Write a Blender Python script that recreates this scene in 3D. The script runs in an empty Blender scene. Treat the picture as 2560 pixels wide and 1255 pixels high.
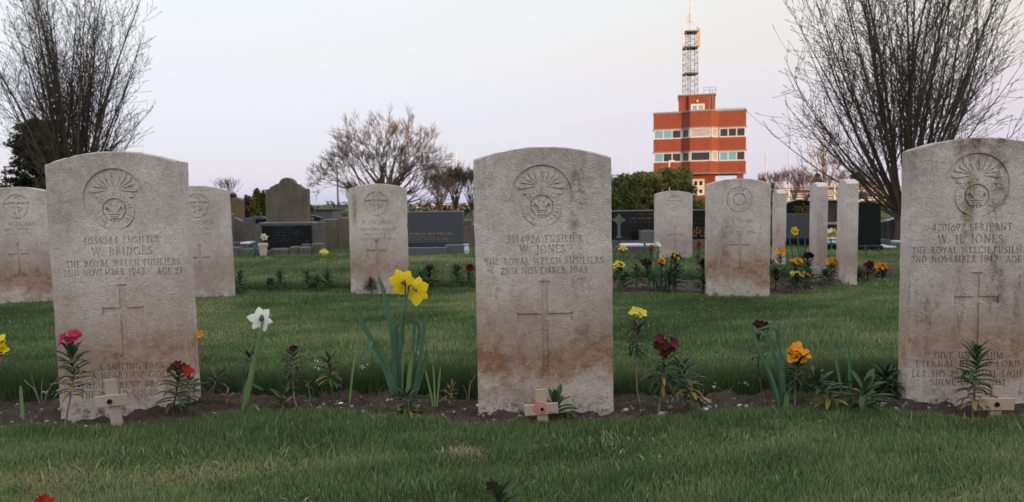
import bpy, bmesh, math, random
import numpy as np
from mathutils import Vector, Matrix, Euler
random.seed(7)
rng = np.random.default_rng(11)
R_ = math.radians
SC = bpy.context.scene
COL = SC.collection

# ------------------------------------------------------------------ camera, sky, sun, exposure
IW, IH, FPX = 2560.0, 1255.0, 1769.0
CAM = Vector((0, 0, 0.6))
PITCH = math.atan(122.0 / FPX)
ROLL = R_(-0.76)
CAMROT = (Matrix.Rotation(math.pi / 2 - PITCH, 3, 'X') @ Matrix.Rotation(ROLL, 3, 'Z'))
cd = bpy.data.cameras.new('camera')
cam = bpy.data.objects.new('camera', cd)
COL.objects.link(cam)
cam.matrix_world = Matrix.Translation(CAM) @ CAMROT.to_4x4()
cd.sensor_width = 36.0
cd.lens = 36.0 * FPX / IW
cd.clip_start = 0.05
cd.clip_end = 5000.0
cd.dof.use_dof = True
cd.dof.focus_distance = 2.02
cd.dof.aperture_fstop = 6.5
SC.camera = cam

SUN_EL, SUN_AZ = R_(3.6), R_(148.0)      # azimuth from +Y towards +X: low behind the viewer, to the right
sun_dir = Vector((math.sin(SUN_AZ) * math.cos(SUN_EL), math.cos(SUN_AZ) * math.cos(SUN_EL), math.sin(SUN_EL)))
w = bpy.data.worlds.new('World')
SC.world = w
w.use_nodes = True
wn, wl = w.node_tree.nodes, w.node_tree.links
bg = wn['Background']
sky = wn.new('ShaderNodeTexSky')
sky.sky_type = 'NISHITA'
sky.sun_disc = False
sky.sun_elevation = SUN_EL
sky.sun_rotation = SUN_AZ
sky.air_density = 1.0
sky.dust_density = 1.0
sky.ozone_density = 3.5
# thin bright veil of evening cloud and haze over the whole dome: pale blue overhead, pink then lavender towards the horizon
tc = wn.new('ShaderNodeTexCoord')
sx = wn.new('ShaderNodeSeparateXYZ')
wl.new(tc.outputs['Generated'], sx.inputs[0])
rmp = wn.new('ShaderNodeValToRGB')
NISH, GAIN, EXPO = 1.9, 11.0, 0.24
# wanted colour of the eastern sky at a few elevations (degrees), less what the clear sky model already gives there
SKYWANT = [(0, (.600, .650, .790), (.06, .06, .03)), (1, (.680, .690, .840), (.073, .075, .042)), (3, (.752, .735, .865), (.08, .12, .11)), (6, (.838, .808, .868), (.083, .152, .169)), (11, (.888, .880, .890), (.058, .137, .215)),
           (16, (.895, .925, .942), (.043, .112, .203)), (31, (1.20, 1.28, 1.36), (.024, .066, .142)), (90, (1.45, 1.58, 1.72), (.009, .026, .061))]
SKYSTOPS = [(math.sin(R_(e)), tuple((c / 2 ** EXPO - NISH * k) / (GAIN * .1) for c, k in zip(c3, k3))) for e, c3, k3 in SKYWANT]
els = rmp.color_ramp.elements
els[0].position, els[0].color = SKYSTOPS[0][0], SKYSTOPS[0][1] + (1,)
els[1].position, els[1].color = SKYSTOPS[-1][0], SKYSTOPS[-1][1] + (1,)
for p, c in SKYSTOPS[1:-1]:
    e = els.new(p)
    e.color = c + (1,)
wl.new(sx.outputs['Z'], rmp.inputs[0])
sc_ = wn.new('ShaderNodeMix'); sc_.data_type = 'RGBA'; sc_.blend_type = 'ADD'
sc_.inputs[0].default_value = 1.0
mul = wn.new('ShaderNodeMix'); mul.data_type = 'RGBA'; mul.blend_type = 'MULTIPLY'
mul.inputs[0].default_value = 1.0
mul.inputs[7].default_value = (NISH, NISH, NISH, 1)
wl.new(sky.outputs[0], mul.inputs[6])
gain = wn.new('ShaderNodeMix'); gain.data_type = 'RGBA'; gain.blend_type = 'MULTIPLY'
gain.inputs[0].default_value = 1.0
gain.inputs[7].default_value = (GAIN, GAIN, GAIN, 1)
wl.new(rmp.outputs[0], gain.inputs[6])
wl.new(mul.outputs[2], sc_.inputs[6])
wl.new(gain.outputs[2], sc_.inputs[7])
wl.new(sc_.outputs[2], bg.inputs[0])
bg.inputs[1].default_value = 0.1

sl = bpy.data.lights.new('sun', 'SUN')
sl.energy = 3.6
sl.angle = R_(0.5)
sl.color = (1.0, 0.62, 0.36)
so = bpy.data.objects.new('sun', sl)
COL.objects.link(so)
so.rotation_euler = (-sun_dir).to_track_quat('-Z', 'Y').to_euler()
so.location = (20, -20, 30)

SC.view_settings.view_transform = 'Standard'
SC.view_settings.look = 'None'
SC.view_settings.gamma = 1.0
SC.view_settings.exposure = EXPO
SC.view_settings.use_curve_mapping = False

# ------------------------------------------------------------------ helpers
def ray(px, py):
    return CAMROT @ Vector(((px - IW / 2) / FPX, -(py - IH / 2) / FPX, -1.0))
def at(px, py, Y):
    d = ray(px, py)
    return CAM + d * (Y / d.y)
def gp(px, py, z=0.0):
    d = ray(px, py)
    return CAM + d * ((z - CAM.z) / d.z)
def ppm(Y):                                  # source pixels per metre at depth Y
    return FPX / Y
def tag(o, label=None, cat=None, group=None, kind=None):
    if label: o['label'] = label
    if cat: o['category'] = cat
    if group: o['group'] = group
    if kind: o['kind'] = kind
    return o
def empty(name, loc, label=None, cat=None, group=None, rz=0.0, rx=0.0, ry=0.0):
    o = bpy.data.objects.new(name, None)
    o.empty_display_size = 0.1
    COL.objects.link(o)
    o.location = loc
    o.rotation_euler = (rx, ry, rz)
    return tag(o, label, cat, group)
def mesh_from(name, V, Fc, m=None, smooth=False):
    me = bpy.data.meshes.new(name)
    me.from_pydata([tuple(v) for v in V], [], [tuple(f) for f in Fc])
    if m: me.materials.append(m)
    if smooth: me.polygons.foreach_set('use_smooth', [True] * len(me.polygons))
    me.update()
    return me
def link(name, me, parent=None, loc=None):
    o = bpy.data.objects.new(name, me)
    COL.objects.link(o)
    if parent: o.parent = parent
    if loc is not None: o.location = loc
    return o
class MB:                                    # collects simple shapes into one mesh
    def __init__(s): s.V, s.F = [], []
    def add(s, V, F):
        n = len(s.V); s.V += [tuple(v) for v in V]; s.F += [tuple(i + n for i in f) for f in F]
        return s
    def box(s, x0, x1, y0, y1, z0, z1, b=0.0, M=None):
        if b > 0:
            bm = bmesh.new(); bmesh.ops.create_cube(bm, size=1)
            for v in bm.verts:
                v.co = Vector(((x0 + x1) / 2 + v.co.x * (x1 - x0), (y0 + y1) / 2 + v.co.y * (y1 - y0), (z0 + z1) / 2 + v.co.z * (z1 - z0)))
            bmesh.ops.bevel(bm, geom=bm.edges[:], offset=b, segments=1, affect='EDGES')
            V = [v.co.copy() for v in bm.verts]; bm.verts.index_update()
            F = [[v.index for v in f.verts] for f in bm.faces]; bm.free()
        else:
            V = [Vector(p) for p in ((x0, y0, z0), (x1, y0, z0), (x1, y1, z0), (x0, y1, z0), (x0, y0, z1), (x1, y0, z1), (x1, y1, z1), (x0, y1, z1))]
            F = [(3, 2, 1, 0), (4, 5, 6, 7), (0, 1, 5, 4), (1, 2, 6, 5), (2, 3, 7, 6), (3, 0, 4, 7)]
        if M: V = [M @ v for v in V]
        return s.add(V, F)
    def tube(s, pts, rad, n=6, cap=True):
        pts = [Vector(p) for p in pts]
        if not hasattr(rad, '__len__'): rad = [rad] * len(pts)
        V, F = [], []
        for i, p in enumerate(pts):
            d = (pts[min(i + 1, len(pts) - 1)] - pts[max(i - 1, 0)])
            if d.length < 1e-9: d = Vector((0, 0, 1))
            d.normalize()
            a = Vector((1, 0, 0)) if abs(d.x) < 0.8 else Vector((0, 1, 0))
            u = d.cross(a).normalized(); v = d.cross(u)
            for k in range(n):
                t = 2 * math.pi * k / n
                V.append(p + (u * math.cos(t) + v * math.sin(t)) * rad[i])
        for i in range(len(pts) - 1):
            for k in range(n):
                F.append((i * n + k, i * n + (k + 1) % n, (i + 1) * n + (k + 1) % n, (i + 1) * n + k))
        if cap:
            F.append(tuple(range(n))[::-1]); F.append(tuple((len(pts) - 1) * n + k for k in range(n)))
        return s.add(V, F)
    def poly_extrude(s, poly, y0, y1):       # poly in (x, z), convex or simple
        n = len(poly)
        V = [(x, y0, z) for x, z in poly] + [(x, y1, z) for x, z in poly]
        F = [tuple(range(n)), tuple(range(2 * n - 1, n - 1, -1))]
        F += [(i, i + n, (i + 1) % n + n, (i + 1) % n) for i in range(n)]
        return s.add(V, F)
    def build(s, name, m=None, parent=None, smooth=False, loc=None):
        me = mesh_from(name, s.V, s.F, m, smooth)
        bm = bmesh.new(); bm.from_mesh(me); bmesh.ops.recalc_face_normals(bm, faces=bm.faces); bm.to_mesh(me); bm.free()
        return link(name, me, parent, loc)

# ------------------------------------------------------------------ materials
class NT:
    def __init__(s, name):
        s.m = bpy.data.materials.new(name); s.m.use_nodes = True
        s.n, s.l = s.m.node_tree.nodes, s.m.node_tree.links
        s.b = s.n['Principled BSDF']
    def node(s, t, **kw):
        x = s.n.new(t)
        for k, v in kw.items(): setattr(x, k, v)
        return x
    def coord(s, which='Object', scale=None):
        c = s.node('ShaderNodeTexCoord').outputs[which]
        if scale is None: return c
        mp = s.node('ShaderNodeMapping'); mp.inputs['Scale'].default_value = scale
        s.l.new(c, mp.inputs[0]); return mp.outputs[0]
    def noise(s, vec, scale, detail=4, rough=0.55, dist=0.0):
        x = s.node('ShaderNodeTexNoise'); x.inputs['Scale'].default_value = scale
        x.inputs['Detail'].default_value = detail; x.inputs['Roughness'].default_value = rough; x.inputs['Distortion'].default_value = dist
        if vec is not None: s.l.new(vec, x.inputs['Vector'])
        return x.outputs['Fac']
    def ramp(s, fac, stops, interp='LINEAR'):
        r = s.node('ShaderNodeValToRGB'); r.color_ramp.interpolation = interp
        e = r.color_ramp.elements
        def c4(c): return tuple(c) + (1,) if hasattr(c, '__len__') else (c, c, c, 1)
        e[0].position, e[0].color = stops[0][0], c4(stops[0][1]); e[1].position, e[1].color = stops[-1][0], c4(stops[-1][1])
        for p, c in stops[1:-1]: e.new(p).color = c4(c)
        s.l.new(fac, r.inputs[0]); return r.outputs[0]
    def mix(s, fac, a, b, mode='MIX'):
        x = s.node('ShaderNodeMix', data_type='RGBA', blend_type=mode)
        for inp, v in ((x.inputs[0], fac), (x.inputs[6], a), (x.inputs[7], b)):
            if hasattr(v, 'is_linked'): s.l.new(v, inp)
            elif hasattr(v, '__len__'): inp.default_value = tuple(v) + (1,)
            else: inp.default_value = v
        return x.outputs[2]
    def math(s, op, a, b=0.0, clamp=False):
        x = s.node('ShaderNodeMath', operation=op); x.use_clamp = clamp
        for inp, v in ((x.inputs[0], a), (x.inputs[1], b)):
            if hasattr(v, 'is_linked'): s.l.new(v, inp)
            else: inp.default_value = v
        return x.outputs[0]
    def attr(s, name, typ='OBJECT', out='Fac'):
        a = s.node('ShaderNodeAttribute'); a.attribute_type = typ; a.attribute_name = name
        return a.outputs[out]
    def bump(s, h, strength=0.5, dist=0.01, prev=None):
        b = s.node('ShaderNodeBump'); b.inputs['Strength'].default_value = strength; b.inputs['Distance'].default_value = dist
        s.l.new(h, b.inputs['Height'])
        if prev is not None: s.l.new(prev, b.inputs['Normal'])
        return b.outputs[0]
    def out(s, col=None, rough=0.8, normal=None, spec=0.3, metal=0.0):
        if col is not None:
            if hasattr(col, 'is_linked'): s.l.new(col, s.b.inputs['Base Color'])
            else: s.b.inputs['Base Color'].default_value = tuple(col) + (1,)
        if hasattr(rough, 'is_linked'): s.l.new(rough, s.b.inputs['Roughness'])
        else: s.b.inputs['Roughness'].default_value = rough
        s.b.inputs['Specular IOR Level'].default_value = spec
        s.b.inputs['Metallic'].default_value = metal
        if normal is not None: s.l.new(normal, s.b.inputs['Normal'])
        return s.m
def simple(name, c1, c2=None, scale=20, rough=0.8, bump=0.0, bscale=None, spec=0.3, metal=0.0, stretch=None, coord='Object', bdist=0.005):
    t = NT(name); v = t.coord(coord, stretch)
    if c2 is None: c2 = tuple(c * 0.75 for c in c1)
    n = t.noise(v, scale, 6, 0.6)
    c = t.ramp(n, [(0.3, c1), (0.7, c2)])
    nm = t.bump(t.noise(v, bscale or scale * 2, 5, 0.6), bump, bdist) if bump else None
    return t.out(c, rough, nm, spec, metal)

# weathered headstone limestone, driven by properties of each stone: seed, stain, red, streak, green
def stone_material():
    t = NT('weathered_limestone')
    co = t.coord('Object')
    seed = t.attr('seed'); off = t.node('ShaderNodeVectorMath', operation='ADD')
    cmb = t.node('ShaderNodeCombineXYZ'); t.l.new(seed, cmb.inputs[0]); t.l.new(seed, cmb.inputs[2])
    t.l.new(co, off.inputs[0]); t.l.new(cmb.outputs[0], off.inputs[1]); v = off.outputs[0]
    sep = t.node('ShaderNodeSeparateXYZ'); t.l.new(co, sep.inputs[0]); z = sep.outputs[2]; x = sep.outputs[0]
    big = t.noise(v, 5.0, 8, 0.62); fine = t.noise(v, 70, 6, 0.65); grain = t.noise(v, 260, 3, 0.6)
    col = t.ramp(big, [(0.25, (0.560, 0.480, 0.450)), (0.5, (0.700, 0.610, 0.575)), (0.75, (0.780, 0.705, 0.670))])
    col = t.mix(t.ramp(fine, [(0.35, 0.0), (0.72, 0.60)]), col, (0.390, 0.335, 0.308))
    col = t.mix(t.ramp(grain, [(0.3, 0.35), (0.6, 0.0)]), col, (0.33, 0.285, 0.262))
    sp2 = t.ramp(t.noise(v, 120, 4, 0.7), [(0.60, 0.0), (0.68, 0.7)])
    col = t.mix(t.math('MULTIPLY', sp2, t.ramp(t.noise(v, 4.5, 5, 0.6), [(0.35, 0.1), (0.62, 1.0)])), col, (0.17, 0.145, 0.125))
    # brown rising-damp band above the soil
    ragged = t.math('ADD', z, t.math('MULTIPLY', t.math('SUBTRACT', t.noise(v, 7, 8, 0.7), 0.5), 0.42))
    band = t.ramp(ragged, [(0.045, 0.06), (0.10, 0.66), (0.17, 0.85), (0.25, 0.55), (0.31, 0.30), (0.42, 0.0)])
    band = t.math('MULTIPLY', band, t.attr('stain'))
    band = t.math('MULTIPLY', band, t.ramp(t.noise(v, 34, 8, 0.75), [(0.30, 0.45), (0.62, 1.0)]), True)
    browns = t.ramp(t.noise(v, 22, 6, 0.7), [(0.3, (0.205, 0.105, 0.058)), (0.7, (0.330, 0.180, 0.102))])
    col = t.mix(band, col, browns)
    wide = t.math('MULTIPLY', t.ramp(ragged, [(0.06, 0.35), (0.14, 0.75), (0.30, 0.55), (0.46, 0.0)]), t.attr('stain'))
    wide = t.math('MULTIPLY', wide, t.ramp(t.noise(v, 12, 7, 0.7), [(0.28, 0.35), (0.62, 0.95)]), True)
    col = t.mix(t.math('MULTIPLY', t.math('MULTIPLY', wide, 0.62), t.math('SUBTRACT', 1.0, band, True)), col, (0.370, 0.272, 0.205))
    # reddish brown algae under the top
    topm = t.math('MULTIPLY', t.ramp(t.math('ADD', z, t.math('MULTIPLY', t.math('SUBTRACT', t.noise(v, 9, 8, 0.7), 0.5), 0.5)), [(0.66, 0.0), (0.80, 1.0)]), t.attr('red'))
    col = t.mix(t.math('MULTIPLY', topm, t.ramp(t.noise(v, 28, 8, 0.75), [(0.35, 0.2), (0.62, 1.0)]), True), col, (0.150, 0.090, 0.072))
    # sooty vertical streaks and blotches
    mp = t.node('ShaderNodeMapping'); mp.inputs['Scale'].default_value = (24, 24, 3.2); t.l.new(v, mp.inputs[0])
    st = t.ramp(t.noise(mp.outputs[0], 1.0, 7, 0.7), [(0.56, 0.0), (0.70, 0.8)])
    brk = t.ramp(t.noise(v, 60, 8, 0.8), [(0.42, 0.0), (0.62, 1.0)])
    col = t.mix(t.math('MULTIPLY', t.math('MULTIPLY', st, brk), t.attr('streak'), True), col, (0.070, 0.060, 0.050))
    spots = t.ramp(t.noise(v, 17, 8, 0.78), [(0.63, 0.0), (0.72, 0.75)])
    col = t.mix(t.math('MULTIPLY', spots, brk), col, (0.085, 0.072, 0.060))
    # one dark run and one green run of water down the face, placed per stone
    def run(prop, wd, zlo, zhi):
        dx = t.math('SUBTRACT', t.math('ADD', x, t.math('MULTIPLY', t.math('SUBTRACT', t.noise(v, 11, 5), 0.5), 0.05)), t.attr(prop))
        g = t.ramp(t.math('ABSOLUTE', dx), [(wd * .3, 1.0), (wd, 0.0)])
        return t.math('MULTIPLY', g, t.ramp(z, [(zlo, 0.0), (zlo + .06, 1.0), (zhi, 1.0), (zhi + .03, 0.3)]))
    brk2 = t.ramp(t.noise(v, 38, 8, 0.78), [(0.44, 0.0), (0.56, 1.0)])
    dark_run = t.math('MULTIPLY', t.math('MULTIPLY', run('run_x', .032, .16, .75), brk2), t.ramp(t.noise(v, 6.5, 4, .6), [(.46, 0.05), (.60, 1.0)]))
    col = t.mix(t.math('MULTIPLY', dark_run, .75), col, (0.085, 0.078, 0.066))
    moss_run = t.math('MULTIPLY', run('moss_x', .022, .44, .64), t.ramp(t.noise(v, 30, 7, .7), [(.32, .15), (.6, 1.0)]))
    col = t.mix(t.math('MULTIPLY', moss_run, .8), col, (0.150, 0.150, 0.045))
    lay = t.ramp(t.noise(v, 3.2, 7, 0.68), [(0.44, 0.0), (0.64, 0.70)])
    col = t.mix(t.math('MULTIPLY', lay, t.ramp(t.noise(v, 45, 7, 0.75), [(0.35, 0.25), (0.65, 1.0)]), True), col, (0.275, 0.24, 0.22))
    # green wet streaks
    mp2 = t.node('ShaderNodeMapping'); mp2.inputs['Scale'].default_value = (15, 15, 1.1); t.l.new(v, mp2.inputs[0])
    gr = t.ramp(t.noise(mp2.outputs[0], 1.0, 6, 0.6), [(0.60, 0.0), (0.72, 1.0)])
    col = t.mix(t.math('MULTIPLY', gr, t.attr('green'), True), col, (0.135, 0.135, 0.045))
    # moss at the foot
    foot = t.math('MULTIPLY', t.ramp(z, [(0.01, 1.0), (0.075, 0.0)]), t.ramp(t.noise(v, 26, 8, 0.8), [(0.5, 0.0), (0.62, 1.0)]))
    col = t.mix(foot, col, (0.060, 0.058, 0.026))
    # pale lichen rosettes
    vo = t.node('ShaderNodeTexVoronoi'); vo.inputs['Scale'].default_value = 16; t.l.new(v, vo.inputs['Vector'])
    ro = t.math('MULTIPLY', t.ramp(vo.outputs['Distance'], [(0.16, 1.0), (0.24, 0.0)]), t.ramp(t.noise(v, 3.3, 3), [(0.60, 0.0), (0.63, 0.6)]))
    col = t.mix(t.math('MULTIPLY', ro, t.attr('lichen'), True), col, (0.46, 0.42, 0.36))
    # relief: worn pebbly skin, rougher towards the top
    pit = t.noise(v, 150, 5, 0.62); gr2 = t.noise(v, 420, 3, 0.6); wv = t.noise(v, 28, 4, 0.6)
    n1 = t.bump(wv, 0.35, 0.004)
    n2 = t.bump(pit, 0.85, 0.0042, n1)
    n3 = t.bump(gr2, 0.5, 0.0015, n2)
    return t.out(col, 0.92, n3, 0.15)
M = {}
M['stone'] = stone_material()
M['soil'] = None
# ------------------------------------------------------------------ ground: lawn earth, soil beds, turf
def curve_px(pts, px, z=0.0):
    xs = [q[0] for q in pts]; return float(np.interp(px, xs, [q[1] for q in pts]))
BEDS = []
def bed(front, back, margin=0.0):
    fx = np.array([gp(a, b) for a, b in front]); bx = np.array([gp(a, b) for a, b in back])
    BEDS.append((fx[:, 0], fx[:, 1], bx[:, 0], bx[:, 1]))
bed([(-1300, 1085), (-700, 1085), (-100, 1072), (60, 1072), (300, 1078), (420, 1062), (560, 1046), (720, 1042), (900, 1046), (1060, 1050), (1200, 1058), (1400, 1062), (1560, 1062), (1700, 1044), (1900, 1030), (2100, 1030), (2240, 1046), (2400, 1056), (2560, 1058), (3800, 1050)],
    [(-1300, 1004), (-700, 1000), (0, 996), (700, 996), (1200, 998), (1560, 992), (2000, 984), (2560, 980), (3800, 965)])
bed([(-300, 757), (100, 755), (480, 739), (800, 731), (1000, 728), (1200, 730), (1500, 738), (1560, 742), (1840, 742), (1990, 736), (2060, 716), (2150, 694), (2260, 690), (2500, 700)],
    [(-300, 750), (100, 748), (480, 733), (800, 726), (1000, 723), (1200, 720), (1500, 706), (1560, 700), (1840, 696), (1990, 690), (2060, 676), (2150, 664), (2260, 662), (2500, 664)])
def in_bed(x, y, grow=0.0):
    r = np.zeros_like(x, dtype=bool)
    for fx, fy, bx, by in BEDS:
        wob = 0.018 * np.sin(x * 9.1) + 0.012 * np.sin(x * 23.7 + 1) + 0.008 * np.sin(x * 51)
        f = np.interp(x, fx, fy) + wob; b = np.interp(x, bx, by) - wob
        r |= (y > f - grow) & (y < b + grow) & (x > fx[0]) & (x < fx[-1])
    return r
def bed_dist_back(x, y, k):
    fx, fy, bx, by = BEDS[k]; return y - np.interp(x, bx, by)
def gz(x, y):                                # height of the lawn
    x = np.asarray(x, float); y = np.asarray(y, float)
    z = 0.010 * np.sin(x * 1.9 + y * 1.3) * np.sin(y * 2.7 - x * .6 + 1) + 0.006 * np.sin(x * 5.3 + 2) * np.sin(y * 6.1 + x)
    z *= np.clip((y - 1.0) / .6, 0, 1)
    fade = np.clip((14 - y) / 8, 0, 1); z *= fade
    # added unseen rise behind the viewer, shaped to keep the sun off the graves
    d = -y; shade_bank = 9.0 * np.clip((d - 34) / 22, 0, 1); z = z + np.where(d > 0, shade_bank * shade_bank / 9.0 * (3 - 2 * shade_bank / 9.0), 0)
    b0 = in_bed(x, y) if x.shape else False
    return z - 0.012 * b0
def axis(knots):
    out = [knots[0][0]]
    for (a, _), (b, st) in zip(knots[:-1], knots[1:]):
        n = max(1, int(round((b - a) / st))); out += [a + (b - a) * (i + 1) / n for i in range(n)]
    return np.array(out)
gx = axis([(-2500, 0), (-300, 400), (-60, 40), (-12, 4), (-2.5, .25), (2.5, .03), (12, .25), (60, 4), (300, 40), (2500, 400)])
gy = axis([(-2500, 0), (-300, 400), (-60, 30), (-30, 2.5), (0.8, 2), (3.2, .025), (6.0, .05), (14, .4), (60, 4), (300, 40), (3000, 400)])
GX, GY = np.meshgrid(gx, gy)
GZ = gz(GX, GY)
nx, ny = len(gx), len(gy)
Vg = np.stack([GX.ravel(), GY.ravel(), GZ.ravel()], 1)
ii = (np.arange(ny - 1)[:, None] * nx + np.arange(nx - 1)[None, :]).ravel()
Fg = np.stack([ii, ii + 1, ii + nx + 1, ii + nx], 1)
def np_mesh(name, V, F, m=None, smooth=False, attrs=None):
    me = bpy.data.meshes.new(name); k = F.shape[1]
    me.vertices.add(len(V)); me.vertices.foreach_set('co', np.ascontiguousarray(V, dtype=np.float32).ravel())
    me.loops.add(F.size); me.loops.foreach_set('vertex_index', np.ascontiguousarray(F, dtype=np.int32).ravel())
    me.polygons.add(len(F)); me.polygons.foreach_set('loop_start', np.arange(0, F.size, k, dtype=np.int32))
    try: me.polygons.foreach_set('loop_total', np.full(len(F), k, dtype=np.int32))
    except Exception: pass
    if smooth: me.polygons.foreach_set('use_smooth', np.ones(len(F), dtype=bool))
    for n_, a in (attrs or {}).items():
        at_ = me.attributes.new(n_, 'FLOAT', 'POINT'); at_.data.foreach_set('value', np.ascontiguousarray(a, dtype=np.float32))
    if m: me.materials.append(m)
    me.update(calc_edges=True); return me
def lawn_earth():
    t = NT('lawn_earth'); v = t.coord('Object')
    n1 = t.noise(v, 1.1, 5, .6); n2 = t.noise(v, 42, 6, .7); n3 = t.noise(v, 9, 6, .65)
    c = t.ramp(n2, [(.3, (.030, .044, .018)), (.55, (.060, .080, .032)), (.75, (.105, .115, .050))])
    c = t.mix(t.ramp(n1, [(.42, 0), (.68, .55)]), c, (.085, .090, .036))
    c = t.mix(t.ramp(n3, [(.55, 0), (.75, .5)]), c, (.030, .052, .018))
    return t.out(c, .95, t.bump(t.noise(v, 60, 6, .7), .9, .03), .1)
ground = link('ground', np_mesh('ground', Vg, Fg, lawn_earth(), True)); tag(ground, kind='structure')
def soil_mat():
    t = NT('garden_soil'); v = t.coord('Object')
    n = t.noise(v, 55, 8, .75); n2 = t.noise(v, 8, 5, .6)
    c = t.ramp(n, [(.3, (.040, .029, .023)), (.55, (.100, .075, .060)), (.75, (.17, .135, .110))])
    c = t.mix(t.ramp(n2, [(.4, 0), (.7, .5)]), c, (.14, .098, .076))
    return t.out(c, .95, t.bump(t.noise(v, 130, 6, .75), 1.0, .02), .1)
M['soil'] = soil_mat()
rs = np.random.default_rng(5)
def lump(x, y):
    return 1.25 * (.009 * np.sin(x * 31 + 3 * np.sin(y * 17)) * np.sin(y * 43 + 2 * np.sin(x * 13)) + .006 * np.sin(x * 83 + y * 51) * np.sin(y * 97 - x * 37) + .012 * np.sin(x * 7.3 + 1) * np.sin(y * 11))
for k, (st, x0, x1) in enumerate(((.012, -2.6, 2.6), (.03, -4.6, 3.6))):
    fx, fy, bx, by = BEDS[k]
    xs = np.arange(max(x0, fx[0] + .02), min(x1, fx[-1] - .02), st); nv = 34 if k == 0 else 18
    tt = np.linspace(-.03, 1.03, nv)
    XX = np.repeat(xs[None], nv, 0); F0 = np.interp(xs, fx, fy); B0 = np.interp(xs, bx, by)
    YY = F0[None] + (B0 - F0)[None] * tt[:, None]
    edge = np.clip(np.minimum(tt + .03, 1.03 - tt) / .12, 0, 1)[:, None]
    ZZ = gz(XX, YY) + .004 + edge * (.012 + lump(XX, YY) + rs.normal(0, .0022, XX.shape))
    if k == 0: ZZ += edge * .018 * np.exp(-((XX + .95) / .22) ** 2)      # soil heaped against the left headstone
    i2 = (np.arange(nv - 1)[:, None] * len(xs) + np.arange(len(xs) - 1)[None]).ravel()
    Fb = np.stack([i2, i2 + 1, i2 + len(xs) + 1, i2 + len(xs)], 1)
    tag(link('soil_bed', np_mesh('soil_bed', np.stack([XX.ravel(), YY.ravel(), ZZ.ravel()], 1), Fb, M['soil'], True)), kind='structure')
def soil_z(x, y): return float(gz(np.array([x]), np.array([y]))[0]) + .012
# turf blades
def turf_mat():
    t = NT('turf_blades'); v = t.coord('Object')
    a = t.attr('shade', 'GEOMETRY'); tipf = t.attr('tip', 'GEOMETRY')
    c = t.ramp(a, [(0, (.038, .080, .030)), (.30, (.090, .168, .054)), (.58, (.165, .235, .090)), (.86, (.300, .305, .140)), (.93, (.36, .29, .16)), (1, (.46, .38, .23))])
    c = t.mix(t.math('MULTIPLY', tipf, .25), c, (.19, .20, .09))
    t.b.inputs['Subsurface Weight'].default_value = 0.0
    tr = t.node('ShaderNodeBsdfTranslucent'); t.l.new(c, tr.inputs[0])
    t.out(c, .55, None, .25)
    mx = t.node('ShaderNodeMixShader'); mx.inputs[0].default_value = .22
    t.l.new(t.b.outputs[0], mx.inputs[1]); t.l.new(tr.outputs[0], mx.inputs[2])
    t.l.new(mx.outputs[0], t.n['Material Output'].inputs[0]); return t.m
M['turf'] = turf_mat()
def vnoise(x, y, f, seed):
    r = np.random.default_rng(seed); o = np.zeros_like(x)
    for _ in range(7):
        a = r.uniform(0, 6.28); k = f * r.uniform(.6, 1.7); o += np.sin(x * k * math.cos(a) * .55 + y * k * math.sin(a) * 1.25 + r.uniform(0, 6.28))
    return o / 3.2
def blades(x, y, h, wd, shade, z, lean_s=.45, droop=.0):
    n = len(x); th = rng.uniform(0, 2 * np.pi, n); le = rng.uniform(.1, 1, n) * lean_s * h
    lx, ly = np.cos(th) * le, np.sin(th) * le
    ph = rng.uniform(0, np.pi, n); wx, wy = np.cos(ph) * wd / 2, np.sin(ph) * wd / 2 * .6
    B = np.stack([x, y, z], 1)
    def P(sx_, k, hh, wk): return B + np.stack([lx * k + sx_ * wx * wk, ly * k + sx_ * wy * wk, h * hh], 1)
    V = np.stack([P(-1, 0, -.05, 1), P(1, 0, -.05, 1), P(1, .36, .55, .85), P(-1, .36, .55, .85), P(0, 1.0, 1 - droop, 0)], 1).reshape(-1, 3)
    b = (np.arange(n) * 5)[:, None]
    F = np.concatenate([b + np.array([0, 1, 2]), b + np.array([0, 2, 3]), b + np.array([3, 2, 4])], 0)
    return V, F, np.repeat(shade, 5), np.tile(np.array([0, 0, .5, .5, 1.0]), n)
def scatter(n, y0, y1, pw=1.0, margin=.25):
    # uniform over the visible wedge
    y = np.sqrt(rng.uniform(y0 ** 2, y1 ** 2, n)); x = rng.uniform(-1, 1, n) * (y * .76 + margin); return x, y
chunks = []
def turf(x, y, h, wd, shade, lean_s=.45, grow=-.012):
    k = ~in_bed(x, y, grow); x, y, h, wd, shade = x[k], y[k], h[k], wd[k], shade[k]
    chunks.append(blades(x, y, h, wd, shade, gz(x, y), lean_s))
def shade_of(x, y):
    p = vnoise(x, y, 7, 3); q = vnoise(x, y, 2.2, 4); t_ = vnoise(x, y, 24, 5)
    return np.clip(.40 + .21 * p + .18 * q + .17 * t_ + rng.normal(0, .15, len(x)), 0, .9)
def straw(s, frac):
    k = rng.random(len(s)) < frac; s = s.copy(); s[k] = rng.uniform(.9, 1, k.sum()); return s
x, y = scatter(330000, 1.15, 2.12, margin=.75)
pt = vnoise(x, y, 6, 9); moss = np.clip((pt - .25) * 1.6, 0, 1) * np.exp(-((y - 1.56) / .22) ** 2)
h = (.0155 + .0065 * vnoise(x, y, 9, 2) + .005 * vnoise(x, y, 26, 6)) * rng.uniform(.6, 1.25, len(x)) * (1 - .45 * moss)
s = shade_of(x, y) + moss * .30
turf(x, y, np.clip(h, .008, .06), rng.uniform(.0014, .0029, len(x)), straw(np.clip(s, 0, .9), .022), .6)
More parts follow.
